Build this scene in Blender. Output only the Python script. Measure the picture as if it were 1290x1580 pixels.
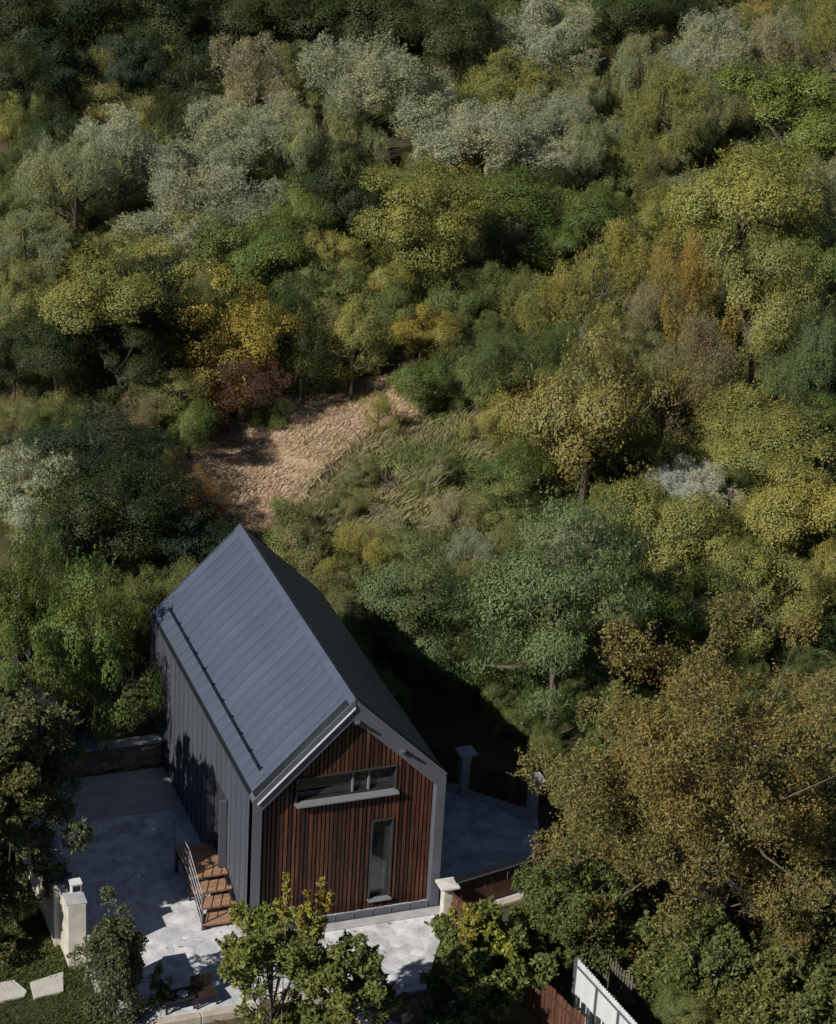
import bpy, bmesh, math, random
import numpy as np
from mathutils import Vector, Matrix
from bpy import context
S = context.scene
for o in list(bpy.data.objects): bpy.data.objects.remove(o)
COL = S.collection

# ---------------------------------------------------------------- camera
FPX, PIT, YAW, ROLL = 3801.79, .4361, .3691, .0578
CP = np.array([-16.5088, -53.5763, 39.1361])
FWD = np.array([math.sin(YAW)*math.cos(PIT), math.cos(YAW)*math.cos(PIT), -math.sin(PIT)])
_r = np.array([math.cos(YAW), -math.sin(YAW), 0.]); _u = np.cross(_r, FWD)
RT = _r*math.cos(ROLL)+_u*math.sin(ROLL); UP = -_r*math.sin(ROLL)+_u*math.cos(ROLL)
cam = bpy.data.cameras.new('camera'); co = bpy.data.objects.new('camera', cam); COL.objects.link(co)
M4 = Matrix.Identity(4)
for i in range(3):
    M4[i][0], M4[i][1], M4[i][2], M4[i][3] = RT[i], UP[i], -FWD[i], CP[i]
co.matrix_world = M4
cam.sensor_fit = 'VERTICAL'; cam.sensor_height = 24.0; cam.lens = 24.0*FPX/1580.0
cam.clip_start = .5; cam.clip_end = 3000
S.camera = co
# ---------------------------------------------------------------- light
EL = math.radians(36); AW = math.radians(24)          # elevation, heading of the shadows from +x
SD = Vector((math.cos(AW)*math.cos(EL), math.sin(AW)*math.cos(EL), -math.sin(EL)))
w = bpy.data.worlds.new('World'); S.world = w; w.use_nodes = True
nt = w.node_tree; bg = nt.nodes['Background']; sky = nt.nodes.new('ShaderNodeTexSky')
sky.sky_type = 'NISHITA'; sky.sun_disc = False; sky.sun_elevation = EL
sky.sun_rotation = math.atan2(-SD.x, -SD.y); sky.altitude = 1500; sky.air_density = .65; sky.dust_density = .1; sky.ozone_density = 2.0
nt.links.new(sky.outputs[0], bg.inputs[0]); bg.inputs[1].default_value = .05
sl = bpy.data.lights.new('sun', 'SUN'); sl.energy = 5.0; sl.angle = math.radians(.6); sl.color = (1, .94, .85)
so = bpy.data.objects.new('sun', sl); so.rotation_euler = SD.to_track_quat('-Z', 'Y').to_euler(); so.location = (-40, -20, 60); COL.objects.link(so)
S.view_settings.view_transform = 'Standard'; S.view_settings.look = 'None'
S.view_settings.exposure = .0; S.view_settings.gamma = 1.0
S.render.engine = 'CYCLES'
S.cycles.max_bounces = 6; S.cycles.diffuse_bounces = 3; S.cycles.transmission_bounces = 4; S.cycles.glossy_bounces = 3

# ---------------------------------------------------------------- materials
def node(nt, t, **k):
    n = nt.nodes.new(t)
    for a, v in k.items(): setattr(n, a, v)
    return n
def base_mat(name):
    m = bpy.data.materials.new(name); m.use_nodes = True
    nt = m.node_tree; return m, nt, nt.nodes['Principled BSDF']
def mat(name, c, rough=.6, metal=0, var=.25, scale=3., bump=0., bscale=40., coord='Object', c2=None, rnd=0., spec=.5, stretch=None):
    """noise-mottled material; c2 = second colour, rnd = brightness change from object to object"""
    m, nt, P = base_mat(name); L = nt.links.new
    tc = node(nt, 'ShaderNodeTexCoord'); src = tc.outputs[coord]
    if stretch:
        mp = node(nt, 'ShaderNodeMapping'); mp.inputs['Scale'].default_value = stretch; L(src, mp.inputs[0]); src = mp.outputs[0]
    n = node(nt, 'ShaderNodeTexNoise'); n.inputs['Scale'].default_value = scale; n.inputs['Detail'].default_value = 8; n.inputs['Roughness'].default_value = .65
    L(src, n.inputs['Vector'])
    r = node(nt, 'ShaderNodeValToRGB'); L(n.outputs['Fac'], r.inputs[0])
    c = np.array(c); ca = c*(1-var); cb = np.array(c2) if c2 is not None else c*(1+var)
    r.color_ramp.elements[0].position = .32; r.color_ramp.elements[1].position = .68
    r.color_ramp.elements[0].color = (*ca, 1); r.color_ramp.elements[1].color = (*cb, 1)
    out = r.outputs[0]
    if rnd:
        oi = node(nt, 'ShaderNodeObjectInfo'); mr = node(nt, 'ShaderNodeMapRange'); mr.inputs[3].default_value = 1-rnd; mr.inputs[4].default_value = 1+rnd
        L(oi.outputs['Random'], mr.inputs[0]); mx = node(nt, 'ShaderNodeVectorMath', operation='SCALE'); L(out, mx.inputs[0]); L(mr.outputs[0], mx.inputs['Scale']); out = mx.outputs[0]
    L(out, P.inputs['Base Color'])
    P.inputs['Roughness'].default_value = rough; P.inputs['Metallic'].default_value = metal; P.inputs['Specular IOR Level'].default_value = spec
    if bump:
        b = node(nt, 'ShaderNodeTexNoise'); b.inputs['Scale'].default_value = bscale; b.inputs['Detail'].default_value = 5; L(src, b.inputs['Vector'])
        bp = node(nt, 'ShaderNodeBump'); bp.inputs['Strength'].default_value = bump; bp.inputs['Distance'].default_value = .03
        L(b.outputs['Fac'], bp.inputs['Height']); L(bp.outputs[0], P.inputs['Normal'])
    return m
def leaf_mat(name, world=False, ramp=None):
    m, nt, P = base_mat(name); L = nt.links.new
    g = node(nt, 'ShaderNodeNewGeometry')
    mr = node(nt, 'ShaderNodeMapRange'); mr.inputs[3].default_value = .68; mr.inputs[4].default_value = 1.32; L(g.outputs['Random Per Island'], mr.inputs[0])
    n = node(nt, 'ShaderNodeTexNoise'); n.inputs['Detail'].default_value = 3
    if world:
        n.inputs['Scale'].default_value = .22; L(g.outputs['Position'], n.inputs['Vector'])
        r = node(nt, 'ShaderNodeValToRGB'); L(n.outputs['Fac'], r.inputs[0]); cr = r.color_ramp
        while len(cr.elements) < len(ramp): cr.elements.new(.5)
        for e, (p, c) in zip(cr.elements, ramp): e.position = p; e.color = (*c, 1)
        col = r.outputs[0]
    else:
        oi = node(nt, 'ShaderNodeObjectInfo')
        n.inputs['Scale'].default_value = .55; L(g.outputs['Position'], n.inputs['Vector'])
        hs = node(nt, 'ShaderNodeVectorMath', operation='MULTIPLY'); L(oi.outputs['Color'], hs.inputs[0]); hs.inputs[1].default_value = (1.33, 1.15, .9)
        ms = node(nt, 'ShaderNodeMapRange'); ms.inputs[1].default_value = .42; ms.inputs[2].default_value = .72; L(n.outputs['Fac'], ms.inputs[0])
        mx = node(nt, 'ShaderNodeMix', data_type='RGBA'); L(ms.outputs[0], mx.inputs['Factor']); L(oi.outputs['Color'], mx.inputs['A']); L(hs.outputs[0], mx.inputs['B'])
        col = mx.outputs['Result']
    sc = node(nt, 'ShaderNodeVectorMath', operation='SCALE'); L(col, sc.inputs[0]); L(mr.outputs[0], sc.inputs['Scale'])
    L(sc.outputs[0], P.inputs['Base Color']); P.inputs['Roughness'].default_value = .55; P.inputs['Specular IOR Level'].default_value = .35
    tr = node(nt, 'ShaderNodeBsdfTranslucent'); L(sc.outputs[0], tr.inputs[0])
    mxs = node(nt, 'ShaderNodeMixShader'); mxs.inputs[0].default_value = .33
    out = nt.nodes['Material Output']; L(P.outputs[0], mxs.inputs[1]); L(tr.outputs[0], mxs.inputs[2]); L(mxs.outputs[0], out.inputs[0])
    return m
def stamped(name, c, dirt):
    """stamped concrete: irregular stone print, blotchy"""
    m, nt, P = base_mat(name); L = nt.links.new
    g = node(nt, 'ShaderNodeNewGeometry')
    v = node(nt, 'ShaderNodeTexVoronoi', feature='DISTANCE_TO_EDGE'); v.inputs['Scale'].default_value = 2.6; L(g.outputs['Position'], v.inputs['Vector'])
    vc = node(nt, 'ShaderNodeTexVoronoi'); vc.inputs['Scale'].default_value = 2.6; L(g.outputs['Position'], vc.inputs['Vector'])
    n = node(nt, 'ShaderNodeTexNoise'); n.inputs['Scale'].default_value = 1.3; n.inputs['Detail'].default_value = 9; n.inputs['Roughness'].default_value = .7; L(g.outputs['Position'], n.inputs['Vector'])
    r = node(nt, 'ShaderNodeValToRGB'); L(n.outputs['Fac'], r.inputs[0])
    r.color_ramp.elements[0].position = .33; r.color_ramp.elements[1].position = .62
    r.color_ramp.elements[0].color = (*dirt, 1); r.color_ramp.elements[1].color = (*c, 1)
    e = node(nt, 'ShaderNodeMapRange'); e.inputs[1].default_value = .0; e.inputs[2].default_value = .05; e.inputs[3].default_value = .84; L(v.outputs['Distance'], e.inputs[0])
    bw = node(nt, 'ShaderNodeSeparateColor'); L(vc.outputs['Color'], bw.inputs[0])
    cv = node(nt, 'ShaderNodeMapRange'); cv.inputs[3].default_value = .76; cv.inputs[4].default_value = 1.08; L(bw.outputs[0], cv.inputs[0])
    mu = node(nt, 'ShaderNodeMath', operation='MULTIPLY'); L(e.outputs[0], mu.inputs[0]); L(cv.outputs[0], mu.inputs[1])
    s = node(nt, 'ShaderNodeVectorMath', operation='SCALE'); L(r.outputs[0], s.inputs[0]); L(mu.outputs[0], s.inputs['Scale']); L(s.outputs[0], P.inputs['Base Color'])
    P.inputs['Roughness'].default_value = .75
    bp = node(nt, 'ShaderNodeBump'); bp.inputs['Strength'].default_value = .5; bp.inputs['Distance'].default_value = .02; L(e.outputs[0], bp.inputs['Height']); L(bp.outputs[0], P.inputs['Normal'])
    return m
MT = dict(
 roof=mat('roof_metal', (.100, .122, .176), .45, .25, .15, 1.2, .25, 1.6, rnd=.07, stretch=(.5, 1.6, .5)),
 wall=mat('wall_metal', (.112, .124, .155), .42, .3, .16, 1.0, .25, 1.8, rnd=.08, stretch=(1, 1, .25)),
 frame=mat('frame_metal', (.118, .127, .152), .5, .2, .08, 2),
 dark=mat('dark_metal', (.018, .019, .024), .45, .4, .2, 3),
 light=mat('aluminium_trim', (.75, .76, .8), .35, .2, .06, 3),
 slat=mat('stained_slat', (.042, .0138, .0072), .6, 0, .65, 9, .4, 60, rnd=.7, stretch=(1, 1, .1), c2=(.108, .037, .0185)),
 facade=mat('dark_backing', (.012, .009, .008), .8),
 tread=mat('larch_tread', (.32, .185, .11), .65, 0, .25, 14, .2, 60, stretch=(.3, 3, 3), rnd=.12),
 winframe=mat('window_frame', (.035, .036, .042), .5),
 plaster=mat('white_plaster', (.56, .52, .46), .85, 0, .25, 2.2, .3, 30),
 cap=mat('stone_cap', (.6, .58, .55), .8, 0, .12, 5, .3, 30),
 kerb=mat('concrete_kerb', (.46, .41, .34), .9, 0, .22, 3, .4, 25),
 conc=mat('grey_concrete', (.4, .4, .41), .85, 0, .2, 2, .3, 25),
 stone=mat('wall_stone', (.2, .17, .14), .9, 0, .35, 5, .5, 25, rnd=.3),
 mortar=mat('mortar', (.12, .11, .1), .95),
 rock=mat('rock', (.3, .25, .2), .9, 0, .4, 3, .6, 12, rnd=.2),
 bark=mat('bark', (.1, .08, .06), .9, 0, .4, 6, .5, 30),
 greybark=mat('pale_bark', (.26, .22, .17), .9, 0, .3, 6),
 plank=mat('brown_plank', (.1, .042, .024), .7, 0, .4, 6, .4, 50, rnd=.3, stretch=(1, 1, .12)),
 sill=mat('sill_metal', (.2, .21, .23), .45, .1, .06, 3),
 dryground=mat('dry_ground', (.42, .31, .2), .95, 0, .3, .8, .5, 12, c2=(.54, .42, .29)),
 brown=mat('dark_stained_wood', (.028, .016, .011), .7, 0, .3, 6),
 oldwood=mat('weathered_wood', (.13, .115, .085), .85, 0, .3, 6, .4, 50, rnd=.25, stretch=(1, 1, .15)),
 sheet=mat('white_sheet_metal', (.62, .65, .66), .4, .1, .06, 1.5),
 teal=mat('teal_plastic', (.06, .16, .19), .5),
 white=mat('white_plastic', (.7, .7, .72), .5, 0, .06),
 shedroof=mat('shed_roof', (.012, .014, .025), .75, .2, .15, 1),
 black=mat('black_iron', (.02, .018, .017), .6),
 soil=mat('soil', (.085, .055, .033), .95, 0, .45, 1.5, .8, 9),
 leaf=leaf_mat('leaf'),
 under=leaf_mat('undergrowth_leaf', True, [(.30, (.085, .13, .04)), (.42, (.145, .185, .056)), (.52, (.215, .235, .075)), (.62, (.235, .22, .09)), (.72, (.12, .17, .06))]),
 wood=leaf_mat('far_wood_leaf', True, [(.3, (.03, .045, .016)), (.5, (.045, .064, .022)), (.7, (.065, .08, .03))]),
 straw=leaf_mat('dry_grass', True, [(.32, (.5, .38, .25)), (.5, (.66, .52, .37)), (.62, (.52, .42, .26)), (.72, (.3, .28, .12))]),
 weed=leaf_mat('weed_leaf', True, [(.3, (.14, .18, .06)), (.45, (.24, .26, .1)), (.58, (.36, .31, .17)), (.7, (.17, .21, .08))]),
 lawn=leaf_mat('lawn_blade', True, [(.35, (.05, .085, .02)), (.6, (.1, .12, .03)), (.75, (.16, .12, .04))]),
 yard=stamped('stamped_concrete', (.74, .75, .78), (.40, .41, .44)),
 slab=mat('path_slab', (.5, .48, .44), .85, 0, .12, 3, .3, 25),
)
gm, gnt, gP = base_mat('hill_ground')
_g = node(gnt, 'ShaderNodeNewGeometry'); _n = node(gnt, 'ShaderNodeTexNoise'); _n.inputs['Scale'].default_value = .35; _n.inputs['Detail'].default_value = 10; _n.inputs['Roughness'].default_value = .7
gnt.links.new(_g.outputs['Position'], _n.inputs['Vector']); _rr = node(gnt, 'ShaderNodeValToRGB'); gnt.links.new(_n.outputs['Fac'], _rr.inputs[0])
for i, (p, c) in enumerate([(.35, (.03, .035, .014)), (.5, (.07, .06, .025)), (.65, (.11, .08, .045))]):
    e = _rr.color_ramp.elements[i] if i < 2 else _rr.color_ramp.elements.new(p)
    e.position = p; e.color = (*c, 1)
gnt.links.new(_rr.outputs[0], gP.inputs['Base Color']); gP.inputs['Roughness'].default_value = .95
MT['ground'] = gm
m, nt_, P = base_mat('window_glass'); P.inputs['Base Color'].default_value = (.03, .033, .036, 1); P.inputs['Roughness'].default_value = .06; P.inputs['Specular IOR Level'].default_value = .9
_n = node(nt_, 'ShaderNodeTexNoise'); _n.inputs['Scale'].default_value = .8; _tc = node(nt_, 'ShaderNodeTexCoord'); nt_.links.new(_tc.outputs['Object'], _n.inputs['Vector'])
_b = node(nt_, 'ShaderNodeBump'); _b.inputs['Strength'].default_value = .04; nt_.links.new(_n.outputs['Fac'], _b.inputs['Height']); nt_.links.new(_b.outputs[0], P.inputs['Normal'])
MT['glass'] = m
m, nt_, P = base_mat('blind'); P.inputs['Base Color'].default_value = (.36, .37, .36, 1); P.inputs['Roughness'].default_value = .8; MT['blind'] = m

# ---------------------------------------------------------------- helpers
class MB:
    def __init__(s): s.v = []; s.f = []
    def add(s, vs, fs):
        n = len(s.v); s.v += [tuple(map(float, p)) for p in vs]; s.f += [tuple(i+n for i in q) for q in fs]; return s
    def box(s, a, b):
        (x0, y0, z0), (x1, y1, z1) = a, b
        return s.add([(x0,y0,z0),(x1,y0,z0),(x1,y1,z0),(x0,y1,z0),(x0,y0,z1),(x1,y0,z1),(x1,y1,z1),(x0,y1,z1)],
                     [(3,2,1,0),(4,5,6,7),(0,1,5,4),(1,2,6,5),(2,3,7,6),(3,0,4,7)])
    def bar(s, p, q, w, h, up=(0, 0, 1)):
        p, q = Vector(p), Vector(q); d = (q-p).normalized(); u = Vector(up)
        sd = d.cross(u)
        if sd.length < 1e-4: sd = d.cross(Vector((1, 0, 0)))
        sd.normalize(); u = sd.cross(d)
        vs = [e+sd*(a*w/2)+u*(b*h/2) for e in (p, q) for a, b in ((-1,-1),(1,-1),(1,1),(-1,1))]
        return s.add(vs, [(3,2,1,0),(4,5,6,7),(0,1,5,4),(1,2,6,5),(2,3,7,6),(3,0,4,7)])
    def tube(s, pts, rad, n=6):
        rings = []
        vs = []; fs = []
        for i, p in enumerate(pts):
            p = Vector(p); d = (Vector(pts[min(i+1, len(pts)-1)])-Vector(pts[max(i-1, 0)])).normalized()
            a = d.cross(Vector((.31, .95, .1)));  a.normalize(); b = d.cross(a)
            for k in range(n):
                t = 2*math.pi*k/n; vs.append(p+(a*math.cos(t)+b*math.sin(t))*rad[i])
        for i in range(len(pts)-1):
            for k in range(n):
                fs.append((i*n+k, i*n+(k+1) % n, (i+1)*n+(k+1) % n, (i+1)*n+k))
        return s.add(vs, fs)
    def prism(s, poly, fn, d0, d1):
        """poly: 2-D outline; fn(u,v,d) -> 3-D"""
        n = len(poly); vs = [fn(u, v, d0) for u, v in poly]+[fn(u, v, d1) for u, v in poly]
        fs = [tuple(range(n))[::-1], tuple(range(n, 2*n))]+[(i, (i+1) % n, n+(i+1) % n, n+i) for i in range(n)]
        return s.add(vs, fs)
    def mesh(s, name, m=None):
        me = bpy.data.meshes.new(name); me.from_pydata(s.v, [], s.f)
        bm = bmesh.new(); bm.from_mesh(me); bmesh.ops.recalc_face_normals(bm, faces=bm.faces); bm.to_mesh(me); bm.free()
        if m: me.materials.append(MT[m])
        return me
    def build(s, name, m, parent=None, bevel=0):
        o = obj(name, s.mesh(name, m), parent)
        if bevel:
            b = o.modifiers.new('bevel', 'BEVEL'); b.width = bevel; b.segments = 2
        return o
def obj(name, me, parent=None, loc=None):
    o = bpy.data.objects.new(name, me); COL.objects.link(o)
    if parent: o.parent = parent
    if loc is not None: o.location = loc
    return o
def empty(name, loc=(0, 0, 0), rz=0):
    o = obj(name, None, None, loc); o.rotation_euler[2] = rz; o.empty_display_size = .3; return o
def tag(o, label, cat, group=None, kind=None):
    o['label'] = label
    if cat: o['category'] = cat
    if group: o['group'] = group
    if kind: o['kind'] = kind
    return o
def np_mesh(name, v, f, m, smooth=False):
    """v (N,3), f (M,k) arrays"""
    me = bpy.data.meshes.new(name); k = f.shape[1]
    me.vertices.add(len(v)); me.vertices.foreach_set('co', v.astype(np.float32).ravel())
    me.loops.add(f.size); me.loops.foreach_set('vertex_index', f.astype(np.int32).ravel())
    me.polygons.add(len(f)); me.polygons.foreach_set('loop_start', np.arange(0, f.size, k, dtype=np.int32))
    me.update(calc_edges=True); me.materials.append(MT[m]); return me
def sst(a, b, t):
    t = np.clip((t-a)/(b-a), 0, 1); return t*t*(3-2*t)
def lump(x, y):
    return .35*np.sin(x*.31+1.3)*np.sin(y*.27+.4)+.2*np.sin(x*.83+y*.41)+.12*np.sin(y*1.1-x*.6+2)
def terr(x, y):
    x = np.asarray(x, float); y = np.asarray(y, float)
    back = .9*sst(11.0, 14.0, y)+.10*np.maximum(0, y-13)-.0002*np.maximum(0, y-60)**2*(y < 400)
    back = np.where(y > 250, .9+23.7-7.2, back)
    terrace = .95*sst(9.35, 9.6, y)*sst(.4, .1, x)
    z = np.maximum(back, terrace)+lump(x, y)*sst(14, 22, y)*.8
    low = -1.15*sst(-3.1, -3.7, y)*sst(-4.9, -4.4, x)
    right = -.7*sst(6.2, 7.2, x)*sst(-.6, -1.6, y)
    return z+np.minimum(low, right)-.05
def ray(px, py): return FWD*FPX+RT*(px-645)-UP*(py-790)
def at(px, py, z=0.):
    d = ray(px, py); return CP+d*((z-CP[2])/d[2])
def hit(px, py, h):
    """point on the pixel's ray that stands h above the terrain"""
    d = ray(px, py); d = d/np.linalg.norm(d); t0, t1 = 40., 400.
    ts = np.arange(40, 400, .5); P = CP+d*ts[:, None]; g = P[:, 2]-terr(P[:, 0], P[:, 1])-h
    i = int(np.argmax(g < 0)); lo, hi = ts[i-1], ts[i]
    for _ in range(12):
        m_ = (lo+hi)/2; p = CP+d*m_
        if p[2]-terr(p[0], p[1])-h < 0: hi = m_
        else: lo = m_
    return CP+d*lo
def proj(P):
    P = np.asarray(P, float)-CP; d = P@FWD; return 645+FPX*(P@RT)/d, 790-FPX*(P@UP)/d

# ---------------------------------------------------------------- terrain
def lines(*seg):
    o = []
    for a, b, s in seg: o += list(np.arange(a, b, s))
    return np.array(o)
gx = lines((-900, -200, 175), (-200, -40, 20), (-40, -8, 2), (-8, 12, .25), (12, 30, .75), (30, 140, 2.5), (140, 300, 20), (300, 901, 150))
gy = lines((-900, -200, 175), (-200, -20, 15), (-20, -6, 1), (-6, 13, .25), (13, 40, .75), (40, 160, 2), (160, 260, 10), (260, 901, 160))
X, Y = np.meshgrid(gx, gy); V = np.stack([X, Y, terr(X, Y)], -1).reshape(-1, 3)
ny, nx = X.shape; I = np.arange(ny*nx).reshape(ny, nx)
F = np.stack([I[:-1, :-1], I[:-1, 1:], I[1:, 1:], I[1:, :-1]], -1).reshape(-1, 4)
g = obj('ground', np_mesh('ground', V, F, 'ground')); g['kind'] = 'structure'
for p in g.data.polygons: p.use_smooth = True

# courtyard slab
yb = MB()
yard_poly = [(-4.5, -2.9), (1.0, -3.0), (2.45, -3.4), (3.95, -3.35), (4.6, -2.2), (5.5, -.75), (8.8, .25), (10.0, 3.6), (8.4, 5.5), (5.4, 9.1), (-4.6, 9.3), (-4.6, 0)]
yb.prism(yard_poly, lambda u, v, d: (u, v, d), -.25, 0.)
yo = yb.build('courtyard', 'yard'); yo['kind'] = 'structure'
sb = MB(); sb.prism([(-4.55, 7.05), (-.75, 6.85), (-.02, 7.0), (-.02, 9.25), (-4.55, 9.25)], lambda u, v, d: (u, v, d), .004, .03)  # darker paving sheet up to the shadow edge; back-yard shade put into its colour
so_ = sb.build('shade_paving', 'conc'); so_['kind'] = 'structure'

# ---------------------------------------------------------------- house
Wd, Ln, H, R = 5.5, 11.05, 4.36, 2.69
HS = empty('modern_house'); tag(HS, 'narrow gabled house with dark grey metal roof and brown slatted front', 'house')
NP = 22; PW = Ln/NP
wl = MB().box((.03, .3, 0), (.22, Ln-.02, H-.12)).build('side_wall', 'wall', HS)
# standing-seam wall sheets
pm = MB().box((0, .004, 0), (.03, PW-.004, H-.1)).box((-.028, PW-.022, 0), (0, PW-.006, H-.1)).mesh('wall_panel', 'wall')
for i in range(NP): obj('wall_panel', pm, wl, (0, i*PW, 0))
wr = MB().box((Wd-.22, .3, 0), (Wd-.03, Ln-.02, H-.12)).build('side_wall', 'wall', HS)
pm = MB().box((-.03, .004, 0), (0, PW-.004, H-.1)).box((0, PW-.022, 0), (.028, PW-.006, H-.1)).mesh('wall_panel', 'wall')
for i in range(NP): obj('wall_panel', pm, wr, (Wd, i*PW, 0))
gab = lambda u, v, d: (u, d, v)
MB().prism([(.22, 0), (Wd-.22, 0), (Wd-.22, H-.2), (Wd/2, H+R-.3), (.22, H-.2)], gab, Ln-.24, Ln-.05).build('rear_wall', 'wall', HS)
sl_ = math.hypot(Wd/2, R); ang = math.atan2(R, Wd/2)
roof = MB()
ins = .16
roof.prism([(.03, H-.12), (Wd/2, H+R-.12-.03), (Wd/2, H+R-.3), (.03, H-.3)], gab, .02, Ln-.02)
roof.prism([(Wd-.03, H-.12), (Wd/2, H+R-.12-.03), (Wd/2, H+R-.3), (Wd-.03, H-.3)], gab, .02, Ln-.02)
roof = roof.build('roof', 'dark', HS)
for side in (0, 1):
    sg = -1 if side else 1
    def fn(s, h, y, sg=sg):
        x = s*math.cos(ang)-h*math.sin(ang); z = H+s*math.sin(ang)+h*math.cos(ang)
        return (x if sg == 1 else Wd-x, y, z)
    pb = MB()
    for (s0, s1, h0, h1, y0, y1) in ((.1, sl_-.01, -.05, 0, .004, PW-.004), (.1, sl_-.02, 0, .018, PW-.022, PW-.006)):
        pb.add([fn(s, h, y) for h in (h0, h1) for s, y in ((s0, y0), (s1, y0), (s1, y1), (s0, y1))],
               [(3,2,1,0),(4,5,6,7),(0,1,5,4),(1,2,6,5),(2,3,7,6),(3,0,4,7)])
    pm = pb.mesh('roof_panel', 'roof')
    for i in range(NP): obj('roof_panel', pm, roof, (0, i*PW, 0))
    gb = MB()       # concealed gutter along the eave
    gb.add([fn(s, h, y) for h in (-.1, -.012) for s, y in ((.0, .05), (.098, .05), (.098, Ln-.05), (.0, Ln-.05))],
           [(3,2,1,0),(4,5,6,7),(0,1,5,4),(1,2,6,5),(2,3,7,6),(3,0,4,7)])
    gb.build('gutter', 'dark', HS)
    if side == 0:
        sgd = MB(); s_ = .62
        sgd.tube([fn(s_, .13, .75), fn(s_, .13, 5.5), fn(s_, .13, 10.3)], [.02]*3, 8)
        sgd.tube([fn(s_, .07, .75), fn(s_, .07, 5.5), fn(s_, .07, 10.3)], [.013]*3, 8)
        sgo = sgd.build('snow_guard', 'dark', HS)
        bm_ = MB().bar(fn(s_+.07, .0, 0), fn(s_, .16, 0), .03, .05, (0, 1, 0)).bar(fn(s_-.05, .0, 0), fn(s_, .14, 0), .03, .03, (0, 1, 0)).mesh('bracket', 'dark')
        for i in range(11): obj('bracket', bm_, sgo, (0, .78+i*.948, 0))
MB().prism([(Wd/2-.16, H+R-.125), (Wd/2, H+R+.035), (Wd/2+.16, H+R-.125), (Wd/2, H+R-.02)], gab, -.02, Ln+.01).build('ridge_cap', 'roof', HS)
# front frame (gable surround) in three mitred pieces per side
outer = [(0, 0), (0, H), (Wd/2, H+R), (Wd, H), (Wd, 0)]; inner = [(.27, 0), (.27, 4.0), (Wd/2, 6.42), (Wd-.27, 4.0), (Wd-.27, 0)]
for i in range(4):
    q = [outer[i], outer[i+1], inner[i+1], inner[i]]
    MB().prism(q, gab, -.0, .32).build('front_frame', 'frame', HS, .006)
rear = [(outer[i], outer[i+1], inner[i+1], inner[i]) for i in range(4)]
for q in rear: MB().prism(q, gab, Ln-.06, Ln+.0).build('rear_frame', 'frame', HS)
def along(a, b, t0, t1):     # strip between two offsets below the outer rake
    nrm = Vector((b[1]-a[1], -(b[0]-a[0]))).normalized()
    if nrm.y > 0: nrm = -nrm
    return [(a[0]+nrm.x*t0, a[1]+nrm.y*t0), (b[0]+nrm.x*t0*0, b[1]-t0/math.cos(ang)), (b[0], b[1]-t1/math.cos(ang)), (a[0]+nrm.x*t1, a[1]+nrm.y*t1)]
A, B, C = (0., H), (Wd/2, H+R), (Wd, H)
vt = MB().prism(along(A, B, -.01, .15), gab, -.05, -.003).build('verge_trim', 'frame', HS)
MB().prism(along(A, B, .152, .185), gab, -.075, -.003).build('drip_strip', 'light', vt)
MB().prism(along(C, B, -.01, .09), gab, -.03, -.003).build('verge_trim', 'frame', HS)
for (x, z, r_) in ((2.82, 6.37, .055), (4.16, 5.28, .06)):
    fl = MB().box((x-.07, -.13, z-.04), (x+.07, -.004, z+.04)).build('flood_light', 'frame', HS, .01)
    MB().bar((x+.03, -.13, z-.02), (x+.2, -.18, z-.12), .12, .06).build('lamp_head', 'dark', fl)
# facade
YF = .24
rng = random.Random(3)
W1 = (1.3, 4.1, 3.95, 4.66); W2 = (3.52, 4.08, .48, 2.98)      # x0,x1,z0,z1
fb = MB(); xb = sorted({.27, Wd/2, Wd-.27, W1[0], W1[1], W2[0], W2[1]}); tz = lambda x: 4.0+(min(x, Wd-x)-.27)*(2.42/2.48)
for xa, xc in zip(xb[:-1], xb[1:]):
    zs = [0]
    for (a, b, c, d) in (W2, W1):
        if a <= xa and xc <= b: zs += [c, d]
    for k in range(0, len(zs)-1, 2): fb.prism([(xa, zs[k]), (xc, zs[k]), (xc, zs[k+1]), (xa, zs[k+1])], gab, YF+.05, YF+.3)
    fb.prism([(xa, zs[-1]), (xc, zs[-1]), (xc, tz(xc)), (xa, tz(xa))], gab, YF+.05, YF+.3)
fac = fb.build('front_facade', 'facade', HS)
MB().box((.4, 1.5, .3), (Wd-.4, 1.55, 4.3)).build('inner_wall', 'blind', HS)
NS = 42; sp = (Wd-.54)/NS
for i in range(NS):
    x0 = .27+i*sp+.012; wd = sp*rng.uniform(.56, .72); x1 = x0+wd; xm = (x0+x1)/2
    top = 4.0+(min(xm, Wd-xm)-.27)*(2.42/2.48)-.02
    segs = [(.16+rng.uniform(0, .02), top)]
    for (a, b, c, d) in (W1, W2):
        if x1 > a-.03 and x0 < b+.03:
            ns = []
            for s0, s1 in segs:
                if s1 <= c-.05 or s0 >= d+.04: ns.append((s0, s1)); continue
                if s0 < c-.05 < s1: ns.append((s0, c-.05))
                if s0 < d+.04 < s1: ns.append((d+.04, s1))
            segs = ns
    dp = rng.uniform(-.012, .012)
    for s0, s1 in segs:
        MB().box((x0, YF+dp, s0), (x1, YF+.052, s1)).build('slat', 'slat', fac)
# skirt at the foot of the front
sk = MB().box((.27, YF-.08, .0), (Wd-.27, YF+.05, .14)).build('plinth', 'conc', HS)
ks = MB().box((.004, .0, .03), (.53-.012, .03, .27)).box((.505, -.02, .03), (.528, .0, .27)).mesh('skirt_panel', 'frame')
for i in range(9): obj('skirt_panel', ks, sk, (.29+i*.545, .0, 0))
MB().box((.1, -.34, 0.), (Wd+.06, -.04, .07)).build('apron', 'conc', HS, .01)
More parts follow.
